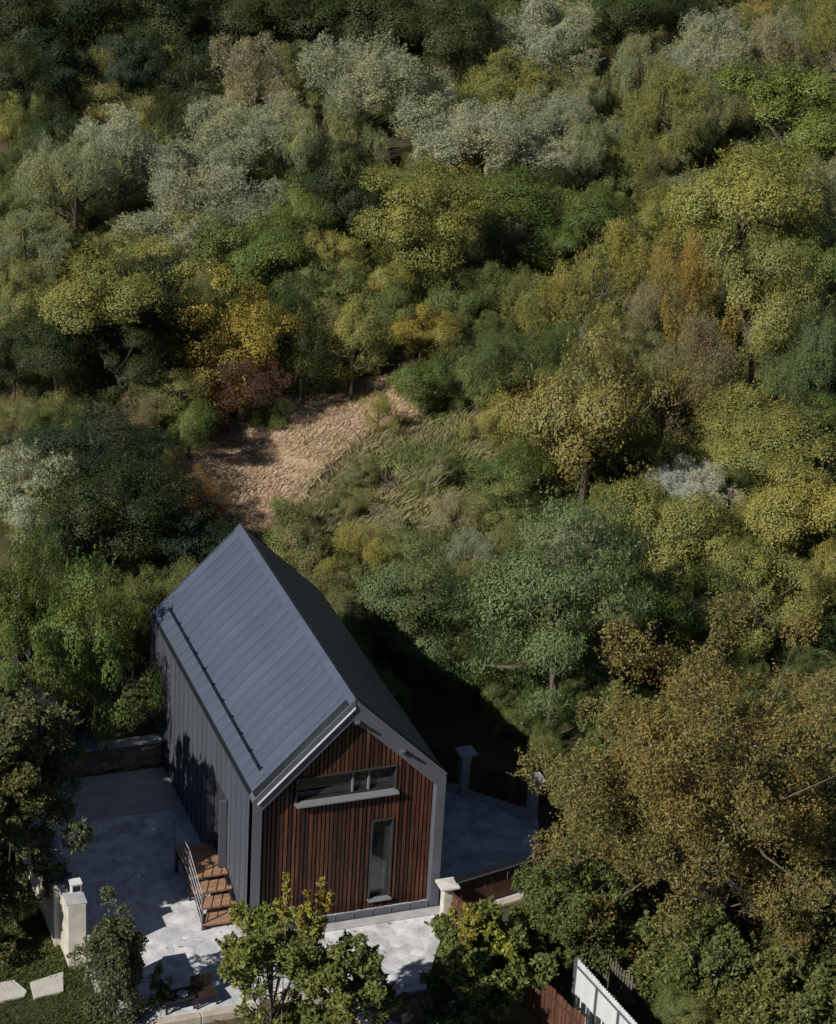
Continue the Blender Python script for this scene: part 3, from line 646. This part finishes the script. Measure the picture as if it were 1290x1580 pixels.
# palette: base colours of leaves
C = dict(dg=(0.058, 0.080, 0.026), dk=(0.040, 0.059, 0.018), gr=(0.136, 0.189, 0.049), gg=(0.174, 0.226, 0.056), yg=(0.245, 0.258, 0.071), ol=(0.226, 0.244, 0.076), oy=(0.309, 0.300, 0.085),
         ye=(0.320, 0.275, 0.060), go=(0.300, 0.240, 0.070), si=(0.342, 0.375, 0.252), sg=(0.264, 0.305, 0.158), gs=(0.314, 0.353, 0.227), bl=(0.110, 0.158, 0.062), bg=(0.146, 0.201, 0.084),
         ru=(0.240, 0.150, 0.070), rd=(0.125, 0.070, 0.050), br=(0.257, 0.240, 0.081), pk=(0.220, 0.190, 0.105), ta=(0.330, 0.313, 0.188), wh=(0.486, 0.517, 0.454), db=(0.035, 0.060, 0.032))
TREES = [
# px, py, width, height, species, colour, label
(40,40,125,110,'round','dk','dark green tree in the top left corner of the wood'),
(150,25,125,100,'round','dg','dark green tree second from the left along the top edge'),
(262,40,115,100,'round','dg','mid green leafy tree third from the left along the top edge'),
(372,35,120,100,'round','dg','brighter green tree fourth from the left along the top edge'),
(482,40,115,110,'round','dg','green tree at the top edge above the tallest tan willow'),
(590,35,125,110,'round','dg','green tree at the top edge left of the middle'),
(695,55,130,120,'round','dg','broad olive green tree at the top edge just left of the grey willow'),
(15,125,95,110,'round','dk','dark tree at the left edge above the yellow saplings'),
(100,112,110,110,'column','db','dark bluish tree left of the fir-like tree in the upper left'),
(205,95,105,110,'locust','db','dark teal fir-like tree in the upper left wood'),
(300,125,105,120,'locust','dk','dark layered tree left of the tallest tan willow'),
(10,180,70,80,'dome','oy','brownish yellow bush at the left edge of the upper wood'),
(160,178,62,60,'dome','go','left of two small golden yellow trees in the dark upper wood'),
(216,188,48,52,'dome','go','right of two small golden yellow trees in the dark upper wood'),
(70,215,95,100,'round','dk','dark tree below the golden saplings at the far left'),
(268,205,100,100,'round','dk','dark green tree between the two left silver willows'),
(398,138,135,105,'willow','ta','tall tan and silver willow left of the top middle'),
(560,140,190,120,'willow','gs','wide grey green willow at upper middle right of the tan willow'),
(375,215,165,100,'willow','gs','grey green willow directly below the tan willow'),
(470,230,105,110,'willow','sg','olive grey willow right of and below the tan willow'),
(540,205,95,95,'willow','sg','dull green willow above the dark round tree in upper middle'),
(190,243,145,120,'willow','si','silver willow below the golden saplings in the upper left'),
(112,290,135,110,'willow','sg','grey green willow at the foot of the left silver willow'),
(318,265,110,70,'willow','si','small silver willow left of the dark round tree'),
(308,335,215,90,'willow','si','long low silver willow in the left middle of the wood'),
(48,375,125,80,'willow','sg','dull silver willow at the left edge'),
(536,312,112,115,'dome','dk','dark green rounded tree standing between willows in upper middle'),
(830,62,160,110,'willow','si','tall grey silver willow right of the top middle'),
(770,140,150,100,'willow','ol','olive willow in front of the tall grey silver one'),
(720,228,215,100,'willow','si','brightest silver willow, broad, in the upper middle'),
(862,195,125,85,'willow','gs','silver green willow joining the right of the brightest one'),
(888,252,95,90,'willow','sg','grey willow below and right of the brightest silver one'),
(895,150,80,80,'willow','sg','small grey green willow under the tall grey silver willow'),
(955,30,125,90,'round','dg','dark green tree at the top edge right of the grey silver willow'),
(1040,15,110,70,'round','dk','dark green tree at the top edge left of the golden one'),
(1022,170,120,110,'willow','ol','olive green willow in the upper right below the silver crowns'),
(1075,95,150,100,'willow','si','silver willow with several plumes in the upper right'),
(985,110,95,95,'willow','sg','grey green willow left of the plumed silver willow in upper right'),
(1180,22,75,70,'dome','go','golden yellow tree at the top edge on the right'),
(1205,90,115,95,'willow','ta','tan silver willow beneath the golden tree at upper right'),
(1272,60,95,110,'willow','ol','yellowish willow in the top right corner'),
(1215,185,185,140,'round','gg','large bright green round tree on the right of the upper wood'),
(1095,185,80,110,'willow','sg','shadowed grey willow left of the large bright green round tree'),
(1265,255,120,80,'round','gg','green tree at the right edge below the large round one'),
(985,245,120,70,'dome','yg','yellow green bushy tree right of the grey willow'),
(1045,278,110,60,'dome','sg','low grey shrub above the large yellow green tree at right'),
(1130,320,190,160,'round','yg','large yellow green tree at right in the middle of the wood'),
(1262,335,95,130,'willow','gs','grey silver willow at the right edge'),
(1012,335,95,90,'round','yg','smaller yellow green tree left of the large one at right'),
(925,345,100,100,'round','gr','dark green tree with grey tips in the right middle'),
(650,345,165,140,'round','yg','bright yellow green tree in the centre of the wood'),
(715,285,105,85,'dome','oy','yellow tinged tree just below the brightest silver willow'),
(800,335,135,110,'round','gr','dark green tree right of the central yellow green one'),
(855,290,100,80,'round','dk','dark green tree above the grey tipped one right of centre'),
(460,345,95,100,'round','gg','yellowish green tree left of the dark rounded tree'),
(395,395,140,100,'round','gr','mid green tree above the bright yellow tree'),
(285,410,125,110,'dome','ol','olive green tree left of the mid green one above the yellow tree'),
(512,405,95,90,'round','oy','yellow olive tree below the dark rounded tree'),
(150,480,190,150,'round','yg','large olive yellow tree on the left'),
(245,475,110,130,'round','dk','dark green tree right of the large olive yellow one'),
(30,460,95,120,'round','ol','dull olive tree at the left edge beside the large olive yellow one'),
(355,515,175,140,'dome','ye','bright yellow tree above the dry grass clearing'),
(468,515,85,160,'column','dk','dark narrow tree right of the bright yellow one'),
(545,520,85,150,'column','ol','narrow yellow green tree at the top of the clearing'),
(602,450,85,90,'dome','oy','yellow olive tree under the central yellow green tree'),
(650,510,105,75,'dome','ye','small bright yellow tree at the upper end of the clearing'),
(695,455,90,80,'shaggy','br','brown dry shrub left of the bare stems'),
(870,385,90,80,'round','gr','dark green tree above the yellowish thicket right of centre'),
(918,440,120,140,'shaggy','oy','yellow olive thicket left of the golden tree'),
(1060,470,118,155,'shaggy','go','golden yellow tree on the right, brightest of that side'),
(985,490,85,100,'shaggy','ta','pale tan shrub left of the golden tree'),
(1165,480,160,190,'round','ol','large olive tree right of the golden one'),
(1235,440,115,120,'round','gr','green tree behind the large olive one on the right'),
(1262,570,110,140,'willow','bg','blue green tree with pale tips at the right edge'),
(1225,395,110,90,'dome','yg','yellow green tree below the grey willow at the right edge'),
(820,480,100,110,'shaggy','ol','olive shrub below the bare brown stems'),
(740,565,135,95,'shaggy','bl','blue green low shrub at the right of the clearing head'),
(650,595,100,80,'dome','gr','green shrub at the right end of the clearing'),
(905,650,210,200,'dome','br','large brown olive round tree right of the centre'),
(1035,605,115,135,'shaggy','pk','twiggy pinkish brown tree behind the large round one'),
(1125,650,145,120,'dome','oy','brownish yellow bush right of the large brown olive tree'),
(765,645,90,80,'dome','oy','small yellow olive shrub left of the large brown olive tree'),
(782,735,105,110,'dome','gr','dark green shrub at the foot of the large brown olive tree'),
(833,655,40,60,'shaggy','ru','small orange shrub at the left flank of the large brown olive tree'),
(1060,755,125,70,'willow','wh','whitish silver shrub right of the middle, palest of all'),
(1200,690,170,120,'round','ol','olive green tree above the right middle edge'),
(1262,650,95,90,'round','gr','green tree at the right edge under the blue green one'),
(1235,800,185,150,'round','oy','yellow olive tree at the right edge level with the whitish shrub'),
(1045,830,170,140,'dome','ol','olive bush below the whitish silver shrub'),
(950,800,110,100,'shaggy','ol','olive shrub left of the whitish silver shrub'),
(865,930,225,250,'locust','bg','large blue green feathery tree behind the house'),
(905,850,120,90,'willow','gs','silver tipped young tree on top of the large blue green one'),
(640,935,165,150,'locust','bg','blue green feathery tree nearest the house ridge on the right'),
(735,865,95,90,'shaggy','gs','pale grey shrub between the two blue green trees'),
(1020,945,150,130,'round','gr','dark green tree right of the large blue green one'),
(1170,915,150,130,'round','ol','olive tree above the big brown tree at right'),
(1272,900,100,120,'round','oy','yellowish tree at the right edge above the big brown tree'),
(20,560,95,110,'round','dk','dark tree at the left edge below the large olive yellow tree'),
(85,545,110,110,'round','dk','dark green tree in the shade below the large olive yellow one'),
(190,560,110,100,'round','dk','dark green tree left of the bright yellow tree foot'),
(110,600,100,70,'shaggy','br','brown shrub above the small lime bush at left'),
(90,650,85,70,'dome','yg','small lime green bush on the left'),
(200,645,90,80,'shaggy','pk','pinkish brown shrub left of the dark red one'),
(283,605,75,60,'shaggy','ru','rusty orange shrub under the bright yellow tree'),
(352,605,115,80,'shaggy','rd','dark red shrub at the top of the clearing'),
(292,660,80,80,'dome','gr','dark green shrub below the rusty orange one'),
(420,625,75,55,'shaggy','gr','low grey green shrub at the upper left edge of the dry grass'),
(258,735,48,80,'shaggy','oy','yellow brown shrub at the left tip of the clearing'),
(308,755,62,65,'shaggy','ru','rust red shrub at the left tip of the clearing'),
(150,700,200,125,'locust','db','blue green tree with flat sprays left of the clearing'),
(40,765,130,125,'locust','gs','greyish tree at the left edge below the flat sprayed one'),
(195,785,180,140,'round','dk','dark blue green tree left of the house ridge'),
(300,830,150,110,'locust','db','darkest tree touching the far end of the roof'),
(105,840,130,130,'dome','dk','dark tree above the green tree behind the shed'),
(22,945,115,190,'dome','gr','green leafy tree at the left edge level with the roof'),
(135,1005,140,200,'dome','gr','mid green tree in front of the dark shed'),
(205,985,60,90,'dome','gg','small pale green tree touching the left wall of the house'),
(450,788,60,58,'dome','gr','round dark green bush alone in the dry grass'),
(548,775,65,50,'shaggy','ol','low olive bush right of the round bush in the grass'),
(585,640,60,55,'shaggy','oy','tall yellowish weeds patch inside the clearing'),
(480,860,120,80,'shaggy','ol','olive scrub right of the house ridge'),
(560,850,100,80,'shaggy','oy','yellow scrub between ridge and blue green trees'),
(520,905,70,80,'shaggy','oy','yellow green scrub against the right slope of the roof'),
(620,820,110,70,'shaggy','ta','pale dry scrub below the bare tree'),
(700,790,90,70,'shaggy','ta','pale grey scrub right of the bare tree'),
]
KIND = dict(round='broadleaf_tree', dome='bushy_tree', willow='willow_tree', column='column_tree', locust='feathery_tree', shaggy='shrub')
rt = random.Random(21)
def plant(px, py, w_, h_, sn, col, label):
    k = (1.22 if w_ > 105 else 1.06)*(1.22 if col in ('ru', 'rd', 'pk') else 1)
    cm, tm = PROTO[sn][rt.randrange(len(PROTO[sn]))]; sp = SP[sn]
    w_ *= k; h_ *= k; hc = 3.
    for _ in range(5):
        P = hit(px, py+h_*.04, hc); d = float((P-CP)@FWD); a = w_*d/FPX/2; dep = math.asin(-(P-CP)[2]/np.linalg.norm(P-CP))
        c = math.sqrt(max((h_*d/FPX/2)**2-(a*math.sin(dep))**2, (.42*a)**2))/math.cos(dep)
        hc = c/sp['hz']*sp['zc']
    e = empty(KIND[sn], (P[0], P[1], float(terr(P[0], P[1]))-.03))
    e.rotation_euler = (rt.uniform(-.05, .05), rt.uniform(-.05, .05), rt.uniform(0, 6.28)); sc = c/sp['hz']
    e.scale = (a/1.0, a*rt.uniform(.9, 1.1), sc)
    tag(e, label, 'shrub' if sn == 'shaggy' else 'tree', 'shrubs on the hillside' if sn == 'shaggy' else 'trees on the hillside')
    o = obj('crown', cm, e); cc = C[col] if isinstance(col, str) else col; j = rt.uniform(.92, 1.08); o.color = (*[x*j for x in cc], 1)
    obj('trunk', tm, e); return e
for row in TREES:
    e_ = plant(*row)

# near trees, each with its own crown
def near_tree(name, px, py, wpx, hpx, zc_h, sp, col, label, seed, n, leafm, cat='tree', base_z=None, bark='bark', thick=.05, nbr=22, group=None, pos=None):
    """zc_h: height of crown centre above its base"""
    if pos is None:
        P = hit(px, py, zc_h)
    else: P = np.array(pos)
    d = float((P-CP)@FWD); a = wpx*d/FPX/2; dep = math.asin(-(P-CP)[2]/np.linalg.norm(P-CP))
    c = math.sqrt(max((hpx*d/FPX/2)**2-(a*math.sin(dep))**2, (.42*a)**2))/math.cos(dep)
    s = dict(sp); s['hz'] = c/a; s['zc'] = zc_h/a
    cm, B = crown_mesh('crown', s, seed, n, leafm/a)
    e = empty(name, (P[0], P[1], float(terr(P[0], P[1]))-.02 if base_z is None else base_z)); e.scale = (a, a, a); e.rotation_euler[2] = 0
    tag(e, label, cat, group); o = obj('crown', cm, e); o.color = (*C[col], 1) if isinstance(col, str) else (*col, 1)
    obj('trunk', trunk_mesh('trunk', s, B, seed, bark, thick, nbr), e); return e, a, P
nb = dict(nb=150, br=(.12, .24), st=(1, 1, .85), bias=.35, asp=.4, ls=.03, n=1)
e, a, P = near_tree('fruit_tree', 1118, 1240, 480, 500, 4.6, dict(nb, nl=9, nb=170, br=(.1, .2), sprig=.7, even=1), (.215, .188, .066), 'big brown autumn tree filling the lower right', 501, 120000, .05, thick=.035, nbr=80, bark='bark')
bm1 = branch_mesh('bare_branches', 5, 'bark', n0=8, depth=4, spread=.6, up=.5, L0=.48, r0=.010); o = obj('bare_branches', bm1, e, (0, 0, .3)); o.scale = (1.1, 1.1, 1.15)
near_tree('fruit_tree', 935, 1190, 130, 240, 3.4, nb, (.135, .168, .055), 'green tree at the left flank of the big brown tree', 502, 26000, .06, thick=.05)
near_tree('hedge_shrub', 885, 1400, 170, 180, 1.5, nb, (.115, .155, .048), 'dense green shrub above the white metal fence', 503, 24000, .06, cat='shrub', thick=.04)
near_tree('hedge_shrub', 1075, 1495, 190, 160, 1.4, nb, (.135, .168, .055), 'green shrub below the big brown tree near bottom edge', 504, 22000, .07, cat='shrub', thick=.04)
near_tree('hedge_shrub', 1215, 1550, 240, 140, 1.3, nb, (.155, .175, .055), 'pale green shrub in the bottom right corner', 505, 26000, .07, cat='shrub', thick=.04)
near_tree('hedge_shrub', 1250, 1400, 180, 200, 1.8, nb, (.090, .110, .038), 'dark green shrub at the right edge under the brown tree', 506, 22000, .07, cat='shrub', thick=.04)
gt = dict(nb, nb=110, br=(.16, .3), asp=.45, nl=8, even=1)
near_tree('garden_tree', 42, 1250, 200, 310, 4.3, gt, (.120, .135, .058), 'leafy garden tree on thin trunk beside the white wall', 507, 56000, .06, base_z=-.03, pos=(-5.95, 2.2, 4.3), thick=.045)
near_tree('garden_tree', -15, 1330, 130, 260, 3.0, gt, (.105, .122, .052), 'second garden tree cut off by the left edge', 508, 18000, .065, base_z=-.03, pos=(-7.4, .7, 3.0), thick=.05)
near_tree('garden_tree', 0, 0, 200, 330, 4.6, gt, (.09, .105, .04), 'neighbour garden tree just outside the left edge beyond the wall', 531, 36000, .1, base_z=-.03, pos=(-8.6, 3.2, 4.6), thick=.045)
near_tree('garden_tree', 0, 0, 210, 330, 4.6, gt, (.09, .105, .04), 'neighbour garden tree farther back outside the left edge', 532, 36000, .1, base_z=-.03, pos=(-8.4, 6.3, 4.4), thick=.045)
near_tree('young_tree', 168, 1500, 96, 215, 1.5, dict(nb, nb=60, br=(.2, .36), asp=.4, taper=.6, st=(1, 1, 1.5), nl=4, even=1), (.125, .142, .066), 'young narrow grey green tree in front of gate pillar', 509, 14000, .05, base_z=-.05, pos=(-4.42, -2.55, 1.5), thick=.06)
near_tree('dwarf_conifer', 245, 1523, 38, 66, .5, dict(nb, nb=40, br=(.25, .45), asp=.25, taper=.9), (.085, .135, .034), 'small bright green conifer beside the dark table', 510, 5000, .03, base_z=-.0, pos=(-3.05, -2.2, .48), cat='shrub', thick=.1)
qt = dict(nb, nb=56, br=(.15, .28), asp=.45, nl=7)
near_tree('quince_tree', 425, 1478, 165, 140, 5.0, qt, (.185, .215, .055), 'left of two leafy green trees in front of the house', 511, 9500, .075, thick=.04, nbr=40, pos=None)
near_tree('quince_tree', 525, 1520, 150, 150, 4.6, qt, (.150, .180, .052), 'right of two leafy green trees in front of the house', 512, 9500, .075, thick=.04, nbr=40)
near_tree('quince_tree', 440, 1580, 150, 70, 2.6, dict(qt), (.150, .170, .045), 'low leafy bush at the bottom edge below the two green trees', 513, 4500, .075, cat='shrub')
for i, (x, y, wq, hq, c_, lb) in enumerate(((440, 1395, 34, 100, (.24, .24, .05), 'tall yellow green leafy shoot left before the slatted facade'), (472, 1412, 22, 64, (.28, .24, .045), 'short yellow leafy shoot between two taller ones at the facade'), (503, 1402, 30, 88, (.26, .22, .05), 'yellow brown leafy shoot right before the slatted facade'))):
    near_tree('leafy_shoot', x, y, wq, hq, 6.7-.1*i, dict(nb, nb=16, br=(.22, .4), asp=.45, st=(1, 1, 1.3), nl=4), c_, lb, 520+i, 420, .07, cat='shoot', group='leafy shoots before the facade', thick=.05, nbr=6, bark='greybark')
near_tree('garden_bush', 745, 1486, 190, 145, 1.7, dict(nb, nb=70, br=(.13, .24), asp=.5, nl=8), (.130, .168, .048), 'broad leafy green bush right of the concrete yard', 514, 16000, .075, cat='shrub', thick=.04)
near_tree('garden_bush', 722, 1430, 50, 50, 2.2, dict(nb, nb=30, br=(.16, .3), asp=.5), (.28, .275, .06), 'yellow green sprig just right of the white capped pier', 515, 1500, .07, cat='shrub', thick=.04)
near_tree('garden_bush', 778, 1458, 62, 66, 2.4, dict(nb, nb=30, br=(.16, .3), asp=.5), (.33, .36, .06), 'bright lime yellow clump on the right of the broad bush', 516, 1500, .075, cat='shrub', thick=.04)
near_tree('garden_bush', 690, 1570, 90, 50, .6, dict(nb, nb=30, br=(.16, .3), asp=.45), (.15, .18, .09), 'low pale leaved plant at the bottom edge right of the boulders', 517, 1500, .08, cat='plant', thick=.04)
# bare and twiggy things
def bare(px, py, s, label, seed, **k):
    P = hit(px, py, .0); o = obj('bare_shrub', branch_mesh('bare_shrub', seed, **k), None, (P[0], P[1], float(P[2])-.05)); o.scale = (s, s, s*1.15)
    tag(o, label, 'shrub', 'leafless shrubs')
bare(640, 770, 2.9, 'leafless spreading tree standing in the pale scrub', 31, n0=4, spread=.7, r0=.011)
bare(765, 450, 4.2, 'cluster of bare brown upright stems in the centre wood', 32, n0=10, spread=.3, up=.9, r0=.008)
bare(150, 950, 2.6, 'bare pale stems rising behind the shed roof at left', 33, n0=7, spread=.3, up=.9, r0=.008)
bare(1175, 1010, 2.8, 'pale dry stems standing above the big brown tree', 34, n0=9, spread=.25, up=.9, r0=.008)
bare(890, 600, 2.6, 'pale twiggy bush on top of the large brown olive tree', 35, n0=8, spread=.4, up=.7, r0=.008)

# ---------------------------------------------------------------- stuff: undergrowth, wood, grasses
def inst_cloud(name, pts, scl, protos, material, label, cat=None):
    """one object: points carrying copies of crown meshes (geometry nodes)"""
    me = bpy.data.meshes.new(name); me.from_pydata([tuple(p) for p in pts], [], [])
    at_ = me.attributes.new('sc', 'FLOAT_VECTOR', 'POINT'); at_.data.foreach_set('vector', np.asarray(scl, np.float32).ravel())
    o = obj(name, me); tag(o, label, cat, None, 'stuff')
    ng = bpy.data.node_groups.new(name, 'GeometryNodeTree'); ng.interface.new_socket('Geometry', in_out='INPUT', socket_type='NodeSocketGeometry'); ng.interface.new_socket('Geometry', in_out='OUTPUT', socket_type='NodeSocketGeometry')
    N = ng.nodes.new; L = ng.links.new; gi = N('NodeGroupInput'); go = N('NodeGroupOutput'); jn = N('GeometryNodeJoinGeometry'); idx = N('GeometryNodeInputIndex')
    na = N('GeometryNodeInputNamedAttribute'); na.data_type = 'FLOAT_VECTOR'; na.inputs['Name'].default_value = 'sc'
    rv = N('FunctionNodeRandomValue'); rv.data_type = 'FLOAT_VECTOR'; rv.inputs[0].default_value = (-.08, -.08, 0); rv.inputs[1].default_value = (.08, .08, 6.283)
    mod = N('ShaderNodeMath'); mod.operation = 'MODULO'; mod.inputs[1].default_value = len(protos); L(idx.outputs[0], mod.inputs[0])
    for i, po in enumerate(protos):
        oi = N('GeometryNodeObjectInfo'); oi.inputs['Object'].default_value = po; oi.transform_space = 'ORIGINAL'
        sm = N('GeometryNodeSetMaterial'); sm.inputs['Material'].default_value = MT[material]; L(oi.outputs['Geometry'], sm.inputs[0])
        cmp = N('ShaderNodeMath'); cmp.operation = 'COMPARE'; cmp.inputs[1].default_value = i; cmp.inputs[2].default_value = .1; L(mod.outputs[0], cmp.inputs[0])
        ip = N('GeometryNodeInstanceOnPoints'); L(gi.outputs[0], ip.inputs['Points']); L(cmp.outputs[0], ip.inputs['Selection']); L(sm.outputs[0], ip.inputs['Instance']); L(rv.outputs[0], ip.inputs['Rotation']); L(na.outputs[0], ip.inputs['Scale'])
        L(ip.outputs[0], jn.inputs[0])
    L(jn.outputs[0], go.inputs[0]); md = o.modifiers.new('scatter', 'NODES'); md.node_group = ng
    return o
def crown_of(kind, i):
    l_ = [ch for e_ in bpy.data.objects if e_.name.split('.')[0] == KIND[kind] for ch in e_.children if ch.data in [p_[0] for p_ in PROTO[kind]]]
    u_ = []
    for ch in l_:
        if ch.data not in [q.data for q in u_]: u_.append(ch)
    return u_[i % len(u_)]
def inpoly(px, py, poly):
    n = len(poly); c = np.zeros(len(px), bool); j = n-1
    for i in range(n):
        (xi, yi), (xj, yj) = poly[i], poly[j]
        c ^= ((yi > py) != (yj > py)) & (px < (xj-xi)*(py-yi)/(yj-yi+1e-12)+xi); j = i
    return c
MEADOW = [hit(*p, 0.)[:2] for p in ((225,745),(300,680),(370,640),(440,612),(560,585),(650,572),(675,605),(620,690),(530,700),(475,755),(440,850),(395,850),(350,800),(270,785))]
SCRUB = [hit(*p, 0.)[:2] for p in ((545,700),(610,660),(700,640),(800,740),(760,850),(700,860),(640,880),(520,930),(430,850),(450,800))]
r = np.random.default_rng(77)
lo, hi = np.min(MEADOW, 0), np.max(MEADOW, 0); gxs = np.arange(lo[0], hi[0], .25); gys = np.arange(lo[1], hi[1], .25); GX, GY = np.meshgrid(gxs, gys)
inn = inpoly(GX.ravel(), GY.ravel(), MEADOW).reshape(GX.shape); Ix = np.arange(GX.size).reshape(GX.shape)
Fm = np.stack([Ix[:-1, :-1], Ix[:-1, 1:], Ix[1:, 1:], Ix[1:, :-1]], -1)[(inn[:-1, :-1] & inn[1:, 1:] & inn[:-1, 1:] & inn[1:, :-1])].reshape(-1, 4)
mo = obj('meadow', np_mesh('meadow', np.stack([GX, GY, terr(GX, GY)+.03], -1).reshape(-1, 3), Fm, 'dryground')); mo['kind'] = 'structure'
n = 15000; x = r.uniform(-45, 150, n); y = r.uniform(9.8, 150, n)
free = ~inpoly(x, y, MEADOW) & ~((x > -5.3) & (x < 6.2) & (y < 12.5)) & ~((x > 5.5) & (x < 10.6) & (y < 9.8)) & ~((x > -6.8) & (x < -2.6) & (y < 13))
scr = inpoly(x, y, SCRUB); free &= ~(scr & (r.random(n) < .45)); free &= ~((y > 40) & (r.random(n) < .3)); free &= ~((x < 2+.1*y) & (r.random(n) < .4))
MPX = ((225,745),(300,680),(370,640),(440,612),(560,585),(650,572),(675,605),(620,690),(545,705),(490,760),(455,850),(395,850),(350,800),(270,785))
ppt = np.array([proj((a_, b_, float(terr(a_, b_))+1.)) for a_, b_ in zip(x, y)]); free &= ~inpoly(ppt[:, 0], ppt[:, 1], MPX)
x, y = x[free], y[free]; s = r.uniform(.45, 1.5, len(x))*(1+.006*np.maximum(0, y-20)); s[inpoly(x, y, SCRUB)] *= .5
PS = [crown_of('shaggy', 0), crown_of('shaggy', 1), crown_of('shaggy', 2), crown_of('dome', 0), crown_of('dome', 1), crown_of('locust', 0)]
inst_cloud('undergrowth', np.stack([x, y, terr(x, y)-.1], 1), np.stack([s, s, s*r.uniform(.7, 1.2, len(s))], 1), PS, 'under', 'dense mixed green and brown undergrowth between the hillside trees')
# low plants around the yard walls and bank
n = 260; x = r.uniform(6.3, 24, n); y = r.uniform(-9, 9, n); ok = ~inpoly(x, y, yard_poly) & ~((x < 9.2) & (y < -2.2)) & ~((x < 9.5) & (y < 1)) & ~((x < 10.6) & (y > 3)); x, y = x[ok], y[ok]; s = r.uniform(.35, .9, len(x))
inst_cloud('hedge_undergrowth', np.stack([x, y, terr(x, y)-.05], 1), np.stack([s, s, s], 1), PS, 'under', 'low green undergrowth beneath the big brown tree')
n = 900; x = r.uniform(-60, 190, n); y = r.uniform(60, 260, n)
ppx = np.array([proj((a_, b_, float(terr(a_, b_))+3)) for a_, b_ in zip(x, y)])
vis = (ppx[:, 1] > -10) & (ppx[:, 0] > -60) & (ppx[:, 0] < 1350)
top = (ppx[:, 1] < 120)
ok = ~vis | (top & (r.random(n) < .5)); x, y = x[ok], y[ok]; s = r.uniform(2.2, 3.6, len(x))
inst_cloud('far_wood', np.stack([x, y, terr(x, y)-.2], 1), np.stack([s, s, s*1.15], 1), [crown_of('round', i) for i in range(3)]+[crown_of('locust', 0)], 'wood', 'dark wood covering the hillside beyond the willows')
def grass(name, poly, dens, hgt, wid, material, label, seed, lean=.5, z=None, clump=.0):
    r = np.random.default_rng(seed); poly = [np.asarray(p)[:2] for p in poly]; lo = np.min(poly, 0); hi = np.max(poly, 0); n = int(dens*np.prod(hi-lo))
    x = r.uniform(lo[0], hi[0], n); y = r.uniform(lo[1], hi[1], n); k = inpoly(x, y, poly)
    if clump: k &= (np.sin(x*2.1+np.sin(y*1.7)*1.5)*np.sin(y*2.6+np.sin(x*1.3)*1.2)+r.normal(0, .5, n)) > clump-.6
    x, y = x[k], y[k]; n = len(x)
    h = hgt*r.uniform(.5, 1.25, n)*(1+.35*np.sin(x*.9+1)*np.sin(y*1.1)); zz = terr(x, y) if z is None else np.full(n, z)
    dx = r.normal(.25, lean, n)*h; dy = r.normal(.1, lean, n)*h; t = r.uniform(0, math.pi, n); wx = np.cos(t)*wid*h/hgt; wy = np.sin(t)*wid*h/hgt
    V = np.stack([np.stack([x-wx, y-wy, zz-.02], 1), np.stack([x+wx, y+wy, zz-.02], 1), np.stack([x+dx*.4+wx*.8, y+dy*.4+wy*.8, zz+h*.6], 1), np.stack([x+dx, y+dy, zz+h], 1)], 1).reshape(-1, 3)
    o = obj(name, np_mesh(name, V, np.arange(4*n).reshape(n, 4), material)); tag(o, label, None, None, 'stuff'); return o
grass('dry_grass', MEADOW, 1000, .17, .006, 'straw', 'pale tan dry grass in the clearing behind the house', 41, .4, clump=.15)
grass('tall_weeds', SCRUB, 600, .5, .009, 'weed', 'mixed olive and straw weeds right of the dry grass', 42, .4)
grass('lawn', [(-10, -4), (-4.55, -4), (-4.55, .0), (-5.0, .0), (-5.2, 8), (-10, 8)], 900, .11, .012, 'lawn', 'short garden grass left of the white wall', 43, .6, z=-.05)

# leaves blown over the paving
n = 900; x = r.uniform(-4.4, 8.5, n); y = r.uniform(-3.2, 9., n)
k_ = inpoly(x, y, yard_poly) & ~((x > -.1) & (x < 5.6) & (y > -.4)) & ((np.sin(x*1.3+2)*np.sin(y*1.1)+r.normal(0, .4, n)) > .1); x, y = x[k_], y[k_]
V, F = leaves(r, np.stack([x, y, np.full(len(x), .045)], 1), np.tile([0, 0, 1.], (len(x), 1)), .04, .5, .8)
tag(obj('fallen_leaves', np_mesh('fallen_leaves', V, F, 'weed')), 'dry leaves scattered over the courtyard paving', None, None, 'stuff')
